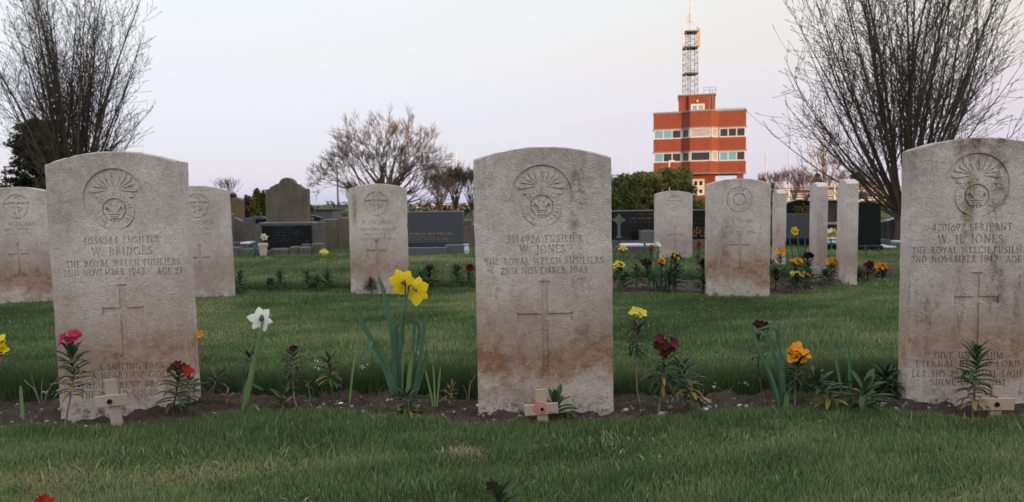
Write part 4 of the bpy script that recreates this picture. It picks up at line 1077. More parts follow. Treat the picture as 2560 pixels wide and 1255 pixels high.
blk(g, 'kerb', 1540, 1660, 616, 640, 'kerb_stone', .1, -.1, ground=True); blk(g, 'chippings', 1556, 1644, 611, 617, 'marble', .3, .02, .02)
# right cluster
g = grave('gold_letter_gravestone', 2003, 9.6, 'black gable topped gravestone with gold lettering, above the blue grey ledger')
outline(g, 'slab', [(1968, 640), (1968, 509), (1980, 505), (1992, 501), (2006, 500), (2020, 502), (2042, 510), (2042, 640)], 'black_granite', .12)
outline(g, 'edge', [(1966, 511), (1966, 507), (1980, 503), (1992, 499), (2006, 498), (2006, 500), (1992, 501.5), (1980, 505.5)], 'granite_grey', .13, -.005)
lettering(g, [('IN', 4, 512, 2010, 8), ('LOVING MEMORY', 4.2, 519, 2008, 46), ('OF DEAR FATHER', 4.2, 525, 2008, 50), ('AND HUSBAND', 4.2, 531, 2010, 42), ('WHO PASSED AWAY', 2.5, 535, 2000, 60)], 'gold', 0)
g = grave('blue_grey_ledger', 1970, 8.9, 'wide blue grey polished slab behind the three edge-on headstones', 'memorial'); blk(g, 'slab', 1895, 2034, 535, 597, 'granite_sky_tint', .1); blk(g, 'base', 1890, 2040, 597.5, 640, 'black_granite', .3, -.08, ground=True)
M['spark'] = M['dull_gold']
lettering(g, [('FOREVER', 3.5, 556, 2006, 22), ('IN OUR HEARTS', 3.5, 581, 1990, 50)], 'silver_letter', 0)
g = grave('green_stone', 2077, 9.8, 'dark mossy stone between the two nearer edge-on headstones'); blk(g, 'slab', 2052, 2100, 503, 640, 'old_stone', .2, ground=True); blk(g, 'cap', 2050, 2102, 500, 503, 'kerb_stone', .24, -.02); blk(g, 'ledge', 2056, 2098, 556, 562, 'marble', .05, -.055)
g = grave('black_grave_box', 2080, 8.2, 'black grave surround with white marble edges between the edge-on headstones', 'grave'); blk(g, 'kerb', 2054, 2104, 612, 640, 'black_granite', .25, ground=True); blk(g, 'marble_edge', 2054, 2104, 604, 610, 'marble', .2, .06); blk(g, 'marble_edge', 2060, 2104, 595, 600, 'marble', .2, .4)
g = grave('black_gravestone', 2170, 8.0, 'plain black gravestone with a curved top right of the edge-on headstones')
outline(g, 'slab', [(2137, 640), (2137, 508), (2150, 505.5), (2165, 505), (2180, 506.5), (2194, 509), (2202, 512), (2202, 640)], 'black_granite', .12); blk(g, 'plinth', 2132, 2208, 614, 640, 'black_granite', .3, -.08, ground=True)
g = grave('white_ledger', 2222, 8.3, 'white marble ledger edge on dark blocks by the right headstone', 'grave'); blk(g, 'block', 2198, 2226, 599, 640, 'granite_sky_tint', .3, .1, ground=True); blk(g, 'marble_edge', 2199, 2216, 612, 616.5, 'marble', .2, .04); blk(g, 'marble_edge', 2213, 2242, 616, 621, 'marble', .3, -.1); blk(g, 'kerb', 2206, 2250, 622, 640, 'black_granite', .2, -.06, ground=True)
g = grave('grey_memorial', 2240, 9.2, 'grey granite memorial with a dark gilt panel, cut off by the right headstone', 'memorial')
outline(g, 'slab', [(2222, 640), (2222, 552), (2236, 547), (2262, 541), (2290, 538), (2290, 640)], 'granite_grey', .15); blk(g, 'panel', 2243, 2290, 549, 590, 'black_granite', .02, -.022); blk(g, 'wing', 2200, 2221.5, 554, 640, 'granite_grey', .25, .05, ground=True)
lettering(g, [('IN MEMORY', 5, 560, 2262, 30), ('OF', 5, 568, 2262, 22), ('MOTHER', 5, 577, 2262, 28)], 'gold', -.022)
blk(g, 'kerb', 2244, 2290, 608, 640, 'black_granite', .2, -.5, ground=True); blk(g, 'marble_edge', 2248, 2290, 602.5, 607.5, 'marble', .2, -.45)
# ------------------------------------------------------------------ trees, bushes and scrub
def tubes(polys, n):                          # polys: list of (pts Nx3, radii N), all joined in one mesh
    VV, FF = [], []; off = 0
    ang = 2 * np.pi * np.arange(n) / n; ca, sa = np.cos(ang), np.sin(ang)
    for P, R in polys:
        P = np.asarray(P, float); R = np.asarray(R, float); k = len(P)
        d = np.empty_like(P); d[1:-1] = P[2:] - P[:-2]; d[0] = P[1] - P[0]; d[-1] = P[-1] - P[-2]
        d /= np.linalg.norm(d, axis=1)[:, None] + 1e-12
        ref = np.array([1., 0, 0]) if abs(d[0, 0]) < .7 else np.array([0, 1., 0])
        u = np.cross(d, ref); u /= np.linalg.norm(u, axis=1)[:, None] + 1e-12; v = np.cross(d, u)
        V = P[:, None] + (u[:, None] * ca[None, :, None] + v[:, None] * sa[None, :, None]) * R[:, None, None]
        VV.append(V.reshape(-1, 3))
        i = (np.arange(k - 1)[:, None] * n + np.arange(n)[None]).ravel(); j = (np.arange(k - 1)[:, None] * n + (np.arange(n)[None] + 1) % n).ravel()
        FF.append(np.stack([i, j, j + n, i + n], 1) + off); off += k * n
    return np.concatenate(VV), np.concatenate(FF)
def bark(name, c1, c2, sc=14): return simple(name, c1, c2, sc, .9, .6, 40, stretch=(1, 1, .25), spec=.15)
M['bark_dark'] = bark('dark_tree_bark', (.062, .049, .039), (.112, .092, .075))
M['bark_red'] = bark('reddish_tree_bark', (.115, .070, .050), (.16, .105, .078), 5)
M['bark_twig'] = bark('brown_twigs', (.155, .105, .078), (.22, .155, .118), 5)
M['bark_pink'] = bark('pinkish_scrub', (.14, .085, .085), (.18, .12, .115), 3)
M['bark_green'] = bark('mossy_scrub', (.075, .065, .035), (.11, .085, .055), 4)
def grow_path(r, p, d, L, n, up, wob):
    P = [p.copy()]; d = d / np.linalg.norm(d)
    for i in range(n):
        d = d + np.array([0, 0, up / n]) + r.normal(0, wob, 3); d /= np.linalg.norm(d); p = p + d * L / n; P.append(p.copy())
    return np.array(P), d
def fan_tree(base, label, seed, stems, trunk_h, H, nside=14, twig=10):
    r = np.random.default_rng(seed)
    root = empty('bare_tree', base, label, 'tree')
    T, B, W = [], [], []
    T.append(([(0, 0, -.2), (.01, 0, trunk_h * .5), (0, 0, trunk_h), (0, 0, trunk_h + .25)], [.15, .125, .13, .07]))
    for az, tilt, L, r0, up in stems:
        a, t = R_(az), R_(tilt)
        d = np.array([math.sin(t) * math.cos(a), math.sin(t) * math.sin(a), math.cos(t)])
        z0 = trunk_h * r.uniform(.45, 1.1)
        P, _ = grow_path(r, np.array([.05 * math.cos(a), .05 * math.sin(a), z0]), d, L, 14, up, .035)
        R = r0 * (1 - np.linspace(0, 1, 15) ** .85 * .88); T.append((P, R))
        ns = int(nside * L / 3)
        for k in range(ns):
            f = .16 + .82 * (k + r.random()) / ns; i = min(13, int(f * 14)); q = P[i] + (P[i + 1] - P[i]) * (f * 14 - i)
            dd = P[i + 1] - P[i]; dd = dd / np.linalg.norm(dd); a2 = r.uniform(0, 6.28)
            side = np.cross(dd, [math.cos(a2), math.sin(a2), .2]); side /= np.linalg.norm(side)
            l2 = min(1.5, (1 - f * .75) * L * r.uniform(.22, .48))
            Q, _ = grow_path(r, q, dd * .8 + side * r.uniform(.35, .75), l2, 7, .5, .085)
            rr = max(.0035, R[i] * .42); B.append((Q, rr * (1 - np.linspace(0, 1, 8) * .75)))
            nt = max(3, int(twig * l2 / .7))
            for m in range(nt):
                g = r.uniform(.12, 1); j = min(6, int(g * 7)); q2 = Q[j] + (Q[j + 1] - Q[j]) * (g * 7 - j)
                e = Q[j + 1] - Q[j]; e = e / np.linalg.norm(e); a3 = r.uniform(0, 6.28)
                s2 = np.cross(e, [math.cos(a3), math.sin(a3), .3]); s2 /= np.linalg.norm(s2) + 1e-9
                if r.random() < .42:            # short knobbly spurs
                    l3 = r.uniform(.02, .06); E = np.array([q2, q2 + (e * .5 + s2) * l3 * .6, q2 + (e * .7 + s2) * l3]); W.append((E, [.0030, .0042, .0016]))
                else:
                    E, _ = grow_path(r, q2, e * .8 + s2 * r.uniform(.4, .9), r.uniform(.10, .42), 3, .35, .08); W.append((E, [.0030, .0026, .0022, .0042]))
    link('trunk', np_mesh('trunk', *tubes(T, 7), M['bark_dark'], True), root)
    tag(link('branches', np_mesh('branches', *tubes(B, 4), M['bark_dark'], True), root), kind='stuff')
    tag(link('twigs', np_mesh('twigs', *tubes(W, 3), M['bark_dark'], True), root), kind='stuff')
    return root
rr = random.Random(12)
b = gp(168, 612); st = []
for k in range(36):                           # fastigiate: all stems steep
    az = k * 137.5 + rr.uniform(-15, 15); tl = 2 + 17 * ((k + .5) / 36) ** .8 + rr.uniform(-2, 2)
    st.append((az, tl, rr.uniform(3.6, 5.2) * (1 - tl / 90), rr.uniform(.013, .031), .34))
for az, tl, L in ((5, 33, 2.2), (-8, 27, 2.8), (18, 24, 3.0), (176, 34, 2.6), (190, 28, 3.2), (160, 38, 2.2), (30, 36, 2.0), (150, 26, 3.2), (-20, 29, 2.4), (200, 32, 2.6)): st.append((az, tl, L, .020, .46))
fan_tree((b.x - .06, b.y + .35, 0), 'upright bare tree with many steep dark stems behind the left front headstone', 21, st, .55, 5)
b = at(2262, 600, 9.0); st = []
for k in range(38):
    az = k * 137.5 + rr.uniform(-15, 15); tl = 3 + 28 * ((k + .5) / 38) ** .8 + rr.uniform(-3, 3)
    st.append((az, tl, rr.uniform(3.6, 5.0) * (1 - tl / 110), rr.uniform(.011, .028), .30))
for az, tl, L in ((182, 62, 2.1), (176, 55, 2.1), (188, 48, 2.3), (170, 42, 2.5), (195, 66, 1.9), (178, 36, 2.8), (0, 46, 2.3), (12, 38, 2.7), (-10, 52, 2.0), (5, 30, 3.1), (165, 52, 2.0), (186, 30, 3.0)): st.append((az, tl, L, .018, .46))
fan_tree((b.x, b.y, 0), 'wide spreading bare tree with many knobbly dark stems behind the right front headstone', 22, st, .42, 5)
def rec_tree(root, seed, base, limbs, depth, L0, r0, spread, up, mats, minr=.004, split=(2, 3), shrink=.76, twigs=0, wob=.06):
    r = np.random.default_rng(seed); big, sm = [], []
    def go(p, d, L, rad, lev):
        P, dd = grow_path(r, p, d, L, 5, up, wob)
        R = rad * (1 - np.linspace(0, 1, 6) * .32); (big if lev < 3 else sm).append((P, R))
        if lev >= depth:
            for _ in range(twigs):
                i = r.integers(1, 6); a = r.normal(0, 1, 3); a[2] = abs(a[2]) * .6; E, _d = grow_path(r, P[i], dd + a * .55, L * r.uniform(.4, .9), 3, up * .5, wob * 1.5); sm.append((E, np.array([1, .8, .6, .5]) * max(minr, R[-1] * .6)))
            return
        for _ in range(r.integers(split[0], split[1] + 1)):
            a = r.normal(0, 1, 3); a -= dd * a.dot(dd); a /= np.linalg.norm(a) + 1e-9
            go(P[-1] if r.random() < .6 else P[r.integers(3, 6)], dd + a * math.tan(R_(r.uniform(*spread))), L * r.uniform(shrink - .1, shrink + .08), max(minr, R[-1] * r.uniform(.58, .78)), lev + 1)
    for az, tl, Lk in limbs:
        a, t = R_(az), R_(tl); go(np.array(base, float), np.array([math.sin(t) * math.cos(a), math.sin(t) * math.sin(a), math.cos(t)]), L0 * Lk, r0 * (.7 + .3 * Lk), 1)
    link('limbs', np_mesh('limbs', *tubes(big, 6), M[mats[0]], True), root)
    tag(link('twigs', np_mesh('twigs', *tubes(sm, 3), M[mats[1]], True), root), kind='stuff')
# round spreading tree in the middle distance
b = at(968, 560, 27); root = empty('bare_tree', (b.x, b.y, 0), 'round spreading bare tree with reddish trunks behind the anchor badge headstone', 'tree')
MB().tube([(0, 0, -.3), (0, .02, .25), (.02, 0, .62)], [.32, .26, .25], 10).build('trunk', M['bark_red'], root, True)
rec_tree(root, 5, (0, 0, .45), [(180, 58, 1.1), (172, 40, 1.05), (200, 24, 1.2), (95, 8, 1.4), (10, 16, 1.28), (-8, 32, 1.0), (5, 48, 1.0), (190, 74, 1.05), (-12, 64, .95), (270, 40, .9), (80, 44, .9), (350, 72, .9), (230, 24, 1.15), (40, 22, 1.2), (170, 12, 1.35)], 6, .87, .082, (14, 40), .13, ('bark_red', 'bark_twig'), .0058, (2, 3), .77, 5)
# far small bare tree on the right
def far_tree(px, py0, Y, label, seed, mats, limbs, L0, r0, depth=4, minr=.02, twigs=3, name='bare_tree', cat='tree', base_z=0.0, spread=(12, 32), up=.25):
    b = at(px, 500, Y); root = empty(name, (b.x, b.y, 0), label, cat)
    MB().tube([(0, 0, -.2), (0, 0, base_z + .3)], [r0 * 1.4, r0 * 1.2], 7).build('trunk', M[mats[0]], root, True)
    rec_tree(root, seed, (0, 0, base_z + .25), limbs, depth, L0, r0, spread, up, mats, minr, (2, 3), .78, twigs); return root
far_tree(2060, 375, 62, 'small far bare tree between two white flagpoles', 31, ('bark_twig', 'bark_twig'), [(0, 2, 1.5), (20, 20, 1), (140, 20, 1), (260, 20, 1), (180, 30, .8), (0, 32, .8)], 1.35, .09, 4, .022, 3, base_z=.9)
SG = 'bare scrub at the edge of the graveyard'
far_tree(1140, 430, 30, 'mossy green bare scrub beside the pale flagpole, left of the middle headstone', 32, ('bark_green', 'bark_green'), [(k * 26, 6 + 5 * (k % 5), 1) for k in range(14)], .66, .03, 4, .008, 5, 'bare_bush', 'bush', .0)
far_tree(1100, 450, 29, 'bare scrub under the right edge of the round spreading tree', 33, ('bark_twig', 'bark_twig'), [(k * 33, 8 + 7 * (k % 4), 1) for k in range(11)], .55, .03, 4, .008, 5, 'bare_bush', 'bush', .0)
far_tree(1178, 440, 31, 'bare greenish scrub touching the left edge of the middle headstone', 34, ('bark_green', 'bark_twig'), [(k * 33, 6 + 6 * (k % 4), 1) for k in range(12)], .60, .03, 4, .008, 5, 'bare_bush', 'bush', .0)
far_tree(572, 470, 34, 'pinkish bare bush above the ochre gravestone at the left', 35, ('bark_pink', 'bark_pink'), [(k * 45, 8 + 6 * (k % 4), 1) for k in range(8)], .52, .022, 4, .006, 2, 'bare_bush', 'bush', .2)
far_tree(880, 480, 40, 'thin bare bush behind the brown pole', 36, ('bark_twig', 'bark_twig'), [(k * 45, 10 + 7 * (k % 4), 1) for k in range(8)], .62, .03, 4, .010, 2, 'bare_bush', 'bush', .0)
for k, (px, L0, lb) in enumerate(((1936, .75, 'pinkish bare scrub right beside the wreath badge headstone'), (1985, .8, 'pinkish bare scrub above the gold lettered gravestone'), (2016, .7, 'pinkish bare scrub left of the middle edge-on headstone'))):
    far_tree(px, 460, 46, lb, 40 + k, ('bark_pink', 'bark_pink'), [(q * 40, 10 + 8 * (q % 4), 1) for q in range(9)], L0, .03, 4, .011, 3, 'bare_bush', 'bush', .0)
for k, (px, L0, lb) in enumerate(((2100, .75, 'brown bare scrub between the edge-on headstones and the terrace'), (2165, .85, 'brown bare scrub above the plain black gravestone'), (2200, .6, 'brown bare scrub left of the leaning tree stems'))):
    far_tree(px, 460, 50, lb, 50 + k, ('bark_twig', 'bark_twig'), [(q * 40, 10 + 8 * (q % 4), 1) for q in range(9)], L0, .03, 4, .011, 2, 'bare_bush', 'bush', .0)
# leafy crowns made of many small leaves
def leaf_mat(name, c0, c1, c2):
    t = NT(name); a = t.attr('shade', 'GEOMETRY'); c = t.ramp(a, [(0, c0), (.5, c1), (1, c2)])
    tr = t.node('ShaderNodeBsdfTranslucent'); t.l.new(c, tr.inputs[0]); t.out(c, .7, None, .2)
    mx = t.node('ShaderNodeMixShader'); mx.inputs[0].default_value = .2; t.l.new(t.b.outputs[0], mx.inputs[1]); t.l.new(tr.outputs[0], mx.inputs[2]); t.l.new(mx.outputs[0], t.n['Material Output'].inputs[0]); return t.m
M['leaf_bush'] = leaf_mat('evergreen_leaves', (.060, .080, .025), (.18, .185, .055), (.34, .29, .08))
M['leaf_gold'] = leaf_mat('golden_conifer_leaves', (.05, .055, .012), (.12, .115, .022), (.20, .17, .035))
M['leaf_dark'] = leaf_mat('dark_conifer_leaves', (.010, .016, .008), (.024, .032, .012), (.085, .062, .022))
M['leaf_red'] = leaf_mat('red_brown_leaves', (.06, .03, .022), (.12, .055, .04), (.17, .085, .06))
M['leaf_maroon'] = leaf_mat('maroon_flowers', (.10, .01, .03), (.17, .022, .05), (.22, .04, .075))
def quads(P, size, shade, r, elong=1.6):
    n = len(P); a = r.normal(0, 1, (n, 3)); a /= np.linalg.norm(a, axis=1)[:, None]; b = r.normal(0, 1, (n, 3)); b -= a * (a * b).sum(1)[:, None]; b /= np.linalg.norm(b, axis=1)[:, None]
    s = size * r.uniform(.6, 1.3, n)[:, None]
    V = np.stack([P - a * s * elong, P + b * s * .6, P + a * s * elong, P - b * s * .6], 1).reshape(-1, 3)
    return V, (np.arange(n) * 4)[:, None] + np.array([0, 1, 2, 3]), np.repeat(shade, 4)
def leafy(root, name, clumps, per, size, mat, seed, elong=1.6):
    r = np.random.default_rng(seed); PP, SS = [], []
    for c, rad, sh in clumps:
        d = r.normal(0, 1, (per, 3)); d /= np.linalg.norm(d, axis=1)[:, None]; q = np.array(c) + d * (np.array(rad) * r.uniform(.35, 1.0, (per, 1)) ** .5)
        PP.append(q); SS.append(np.clip(sh + r.normal(0, .16, per), 0, 1))
    V, F, S = quads(np.concatenate(PP), size, np.concatenate(SS), r, elong)
    o = link(name, np_mesh(name, V, F, M[mat], False, dict(shade=S)), root); tag(o, kind='stuff'); return o
def bush(px, py0, wpx, Y, label, mat, seed, n=46, per=150, size=.045, name='evergreen_bush', cat='bush', spiky=0.0, sh=.45, base=0.0):
    b = at(px, 500, Y); zt = at(px, py0, Y).z; hw = wpx / 2 / ppm(Y); root = empty(name, (b.x, Y, 0), label, cat)
    r = np.random.default_rng(seed); cl = []
    for k in range(n):
        u = r.random(); a = r.uniform(0, 6.28); z = zt * (.08 + .90 * u); w_ = hw * (math.sqrt(max(0, 1 - (max(0, u - .35) / .68) ** 2)) * r.uniform(.45, .92)); rad = hw * r.uniform(.22, .38)
        cl.append(((w_ * math.cos(a), w_ * math.sin(a) * .8, min(z, zt - rad * .8)), (rad, rad, rad * (1 + spiky)), sh + r.normal(0, .26)))
    MB().tube([(0, 0, -.2), (0, 0, zt * .45), (.02, 0, zt * .8)], [hw * .09, hw * .06, .01], 6).build('trunk', M['bark_dark'], root)
    leafy(root, 'crown', cl, per, size, mat, seed + 1); return root
bush(1682, 421, 116, 26, 'round green bush in front of the lower left corner of the tower', 'leaf_bush', 61, 80, 260, .034, sh=.5)
bush(1618, 432, 104, 25, 'middle green bush left of the tower, with olive tips', 'leaf_bush', 62, 72, 260, .034, sh=.5)
bush(1556, 446, 88, 24, 'darker spiky bush at the right edge of the middle headstone', 'leaf_bush', 63, 60, 240, .032, spiky=.8, sh=.22)
bush(1528, 470, 50, 23, 'low dark bush half hidden by the middle headstone', 'leaf_bush', 64, 44, 200, .030, sh=.2)
bush(1742, 492, 40, 24, 'small low bush under the white ground floor window of the tower', 'leaf_bush', 65, 24, 120, .028, sh=.3)
bush(648, 478, 46, 21, 'golden green conifer left of the rounded gravestone', 'leaf_gold', 66, 40, 130, .026, 'golden_conifer', 'bush', 1.2)
bush(618, 492, 40, 22, 'mixed green and rust shrub beside the golden conifer', 'leaf_red', 67, 30, 120, .026, 'shrub', 'bush', .6, sh=.35)
bush(578, 485, 42, 25, 'red brown shrub rising over the ochre gravestone', 'leaf_red', 68, 30, 120, .026, 'shrub', 'bush', .5)
bush(774, 512, 26, 20, 'small dark shrub at the right shoulder of the rounded gravestone', 'leaf_bush', 69, 20, 110, .022, sh=.2)
bush(613, 556, 24, 11.2, 'maroon flower bunch between the sloping and panelled gravestones', 'leaf_maroon', 70, 24, 90, .012, 'flower_bunch', 'flowers')
bush(2042, 433, 34, 58, 'dark brown bush at the foot of the small far bare tree', 'leaf_dark', 71, 22, 90, .07, sh=.6)
bush(2140, 432, 46, 58, 'dark brown bush behind the tallest edge-on headstone', 'leaf_dark', 72, 26, 90, .07, sh=.6)
bush(1905, 448, 30, 60, 'tiny far bush peeping over the wreath badge headstone', 'leaf_bush', 73, 18, 80, .07, sh=.2)
bush(1925, 458, 30, 60, 'brown far bush right of the wreath badge headstone', 'leaf_dark', 74, 18, 80, .07, sh=.6)
# dark ragged conifer behind the left tree
def conifer(px, py0, wpx, Y, label, seed):
    b = at(px, 500, Y); zt = at(px, py0, Y).z; hw = wpx / 2 / ppm(Y); root = empty('dark_conifer', (b.x, Y, 0), label, 'tree'); r = np.random.default_rng(seed)
    MB().tube([(0, 0, -.2), (0, 0, zt * .9)], [.16, .03], 7).build('trunk', M['bark_dark'], root)
    cl, br = [], []
    for k in range(150):
        u = k / 150; z = zt * (.04 + .93 * u); a = r.uniform(0, 6.28); L = hw * (1 - .62 * u ** 1.4) * r.uniform(.7, 1.12); tip = np.array([L * math.cos(a), L * math.sin(a) * .8, z + L * .22])
        p0 = np.array([0, 0, z - .05]); br.append((np.array([p0, (p0 + tip) / 2 + [0, 0, -.04], tip]), [.018, .010, .004]))
        for f in np.linspace(.35, 1.0, 5): cl.append((p0 + (tip - p0) * f + r.normal(0, .03, 3), (.13 * (1.15 - f * .5), .13, .06), .25 + .35 * (f > .9) + r.normal(0, .1)))
    tag(link('branches', np_mesh('branches', *tubes(br, 4), M['bark_dark'], True), root), kind='stuff')
    leafy(root, 'foliage', cl, 26, .024, 'leaf_dark', seed + 3, 2.6); return root
conifer(100, 300, 205, 17, 'dark ragged conifer with rusty branch tips behind the upright tree at the far left', 81)
# low hedges closing the view at the edge of the burial ground
def hedge(px0, px1, py, Y, label, mat, seed, sh=.3):
    a, b = at(px0, 500, Y), at(px1, 500, Y); c = (a + b) / 2; zt = at((px0 + px1) / 2, py, Y).z; root = empty('hedge', (c.x, Y, 0), label, 'hedge'); r = np.random.default_rng(seed); cl = []; st_ = MB()
    n = int((b.x - a.x) * 4)
    for k in range(n):
        x = (a.x - b.x) / 2 + (b.x - a.x) * (k + r.random()) / n; z = r.uniform(.1, 1) ** .7 * zt; cl.append(((x, r.uniform(-.3, .3), z * .95), (.28, .28, .2), sh + r.normal(0, .18)))
        if k % 6 == 0: st_.tube([(x, 0, -.1), (x + .05, 0, zt * .7)], [.03, .015], 4)
    tag(st_.build('stems', M['bark_dark'], root), kind='stuff'); leafy(root, 'foliage', cl, 60, .045, mat, seed + 1); return root
hedge(-350, 760, 508, 30, 'long low dark hedge behind the gravestones at the left', 'leaf_dark', 91, .35)
hedge(740, 1300, 508, 32, 'low brownish hedge under the round spreading tree', 'leaf_dark', 92, .45)
hedge(1480, 1960, 502, 29, 'low dark hedge at the foot of the green bushes', 'leaf_bush', 93, .15)
hedge(1960, 2900, 508, 40, 'low brown hedge in front of the terrace', 'leaf_dark', 94, .6)
# ------------------------------------------------------------------ bedding plants
def petal_mat(name, c1, c2, tr=.3, sc=60):
    t = NT(name); c = t.ramp(t.noise(t.coord('Object'), sc, 4), [(.3, c1), (.7, c2)])
    x = t.node('ShaderNodeBsdfTranslucent'); t.l.new(c, x.inputs[0]); t.out(c, .6, None, .2)
    mx = t.node('ShaderNodeMixShader'); mx.inputs[0].default_value = tr; t.l.new(t.b.outputs[0], mx.inputs[1]); t.l.new(x.outputs[0], mx.inputs[2]); t.l.new(mx.outputs[0], t.n['Material Output'].inputs[0]); return t.m
PM = dict(yellow=petal_mat('yellow_petals', (.78, .60, .018), (.70, .50, .012)), pale=petal_mat('pale_yellow_petals', (.74, .66, .10), (.66, .56, .06)), white=petal_mat('white_petals', (.80, .80, .72), (.72, .72, .62)),
          maroon=petal_mat('maroon_petals', (.105, .008, .013), (.055, .005, .010)), dark=petal_mat('dark_maroon_petals', (.035, .006, .012), (.018, .004, .008)), red=petal_mat('red_petals', (.42, .018, .014), (.30, .012, .012)),
          pink=petal_mat('magenta_petals', (.50, .025, .10), (.40, .018, .075)), orange=petal_mat('orange_petals', (.78, .34, .008), (.66, .22, .006)), rust=petal_mat('rust_petals', (.42, .10, .012), (.30, .06, .01)))
LM = dict(g=petal_mat('wallflower_leaf', (.040, .072, .030), (.058, .095, .040), .15, 25), d=petal_mat('dark_wallflower_leaf', (.022, .040, .022), (.036, .058, .030), .12, 25), p=petal_mat('purplish_leaf', (.040, .034, .030), (.060, .055, .040), .12, 25),
          y=petal_mat('yellowed_leaf', (.30, .23, .07), (.20, .14, .045), .2, 30), b=petal_mat('browned_leaf', (.22, .11, .05), (.14, .07, .035), .1, 30), n=petal_mat('daffodil_leaf', (.062, .130, .082), (.090, .165, .095), .2, 20), nl=petal_mat('pale_daffodil_leaf', (.135, .225, .09), (.17, .26, .10), .2, 20))
M['stem_pale'] = simple('woody_flower_stem', (.26, .20, .15), (.17, .125, .095), 60, .8)
M['stem_green'] = petal_mat('green_stem', (.075, .125, .05), (.10, .15, .06), .1)
M['stem_brown'] = simple('brown_flower_stem', (.11, .07, .045), (.075, .05, .032), 60, .8)
def leaf_mesh(name, bend, wid, seg=5, fold=.25, tipw=.5, m=None):
    V, F = [], []; p = np.array([0., 0.]); ang = 0.0
    for i in range(seg + 1):
        t = i / seg; w_ = wid * (math.sin(math.pi * min(1, t * .86 + .06)) ** .75) * (1 if t < .999 else 0)
        if i == 0: w_ = wid * .22
        nx_, nz_ = -math.sin(ang), math.cos(ang)
        for s in (-1, 0, 1): V.append((p[0] + (abs(s) * fold * w_) * nx_, s * w_ / 2, p[1] + (abs(s) * fold * w_) * nz_))
        p = p + np.array([math.cos(ang), math.sin(ang)]) / seg; ang -= bend / seg
    for i in range(seg):
        for s in (0, 1): a = i * 3 + s; F.append((a, a + 1, a + 4, a + 3))
    return mesh_from(name, V, F, m, True)
LEAVES = {}
for k, mt in LM.items(): LEAVES[k] = [leaf_mesh('leaf', bnd, wd, m=mt) for bnd, wd in ((.5, .20), (1.0, .19), (1.6, .18), (.15, .22), (2.3, .17))]
def petal_mesh(name, L, W, cup, m, notch=0.0, point=0.0, seg=4, curl=0.0):
    V, F = [], []
    for i in range(seg + 1):
        t = i / seg; w_ = W * (math.sin(math.pi * (.08 + .80 * t ** .8)) if point == 0 else math.sin(math.pi * (t * .93 + .06)) ** (.7 + point * .3)); 
        for s in (-1, 0, 1):
            x = L * t - (abs(s) == 0) * notch * L * (t == 1); V.append((x, s * w_ / 2, cup * L * t * t + (abs(s) - .5) * .12 * w_ + curl * L * max(0, t - .6) ** 2 * 3))
    for i in range(seg):
        for s in (0, 1): a = i * 3 + s; F.append((a, a + 1, a + 4, a + 3))
    return mesh_from(name, V, F, m, True)
WP = {k: [petal_mesh('petal', 1, .95, c, m, .06, curl=cu) for c, cu in ((.18, -.2), (.4, -.35), (-.1, .1))] for k, m in PM.items()}
CAL = {}
def calyx(m):
    if m.name not in CAL:
        b = MB(); b.tube([(0, 0, -.9), (0, 0, -.35), (0, 0, 0)], [.10, .16, .14], 6); CAL[m.name] = mesh_from('flower', b.V, b.F, m, True)
    return CAL[m.name]
def put(o, parent, mtx): o.parent = parent; o.matrix_local = mtx; return o
def newo(name, me):
    o = bpy.data.objects.new(name, me); COL.objects.link(o); return o
def dirmat(d, roll=0.0):
    return Vector(d).to_track_quat('Z', 'Y').to_matrix().to_4x4() @ Matrix.Rotation(roll, 4, 'Z')
def wall_flower(parent, pos, d, size, col, r, npet=4):
    f = newo('flower', calyx(M['stem_brown'] if col in ('dark', 'maroon', 'red', 'pink') else M['stem_green']))
    put(f, parent, Matrix.Translation(pos) @ dirmat(d, r.uniform(0, 6.3)) @ Matrix.Scale(size, 4))
    for k in range(npet):
        p = newo('petal', r.choice(WP[col])); put(p, f, Matrix.Rotation(k * 2 * math.pi / npet + r.uniform(-.25, .25), 4, 'Z') @ Matrix.Rotation(r.uniform(-.5, .15), 4, 'Y') @ Matrix.Scale(r.uniform(.85, 1.15), 4))
    return f
BUD = MB(); BUD.tube([(0, 0, -.2), (0, 0, .2), (0, 0, .7), (0, 0, 1.0)], [.10, .28, .24, .05], 6)
BUDS = {k: mesh_from('bud', BUD.V, BUD.F, PM[k], True) for k in ('dark', 'maroon', 'red', 'orange', 'yellow', 'pale', 'pink', 'rust')}
def stem_path(root, base, pts_px, Y):
    return [Vector((0, 0, -.01))] + [at(x, y, Y) - base for x, y in pts_px]
def along(P, f):
    L = [0.0]
    for a, b in zip(P[:-1], P[1:]): L.append(L[-1] + (b - a).length)
    s = f * L[-1]
    for i in range(len(P) - 1):
        if s <= L[i + 1] or i == len(P) - 2:
            t = (s - L[i]) / max(1e-6, L[i + 1] - L[i]); return P[i].lerp(P[i + 1], t), (P[i + 1] - P[i]).normalized()
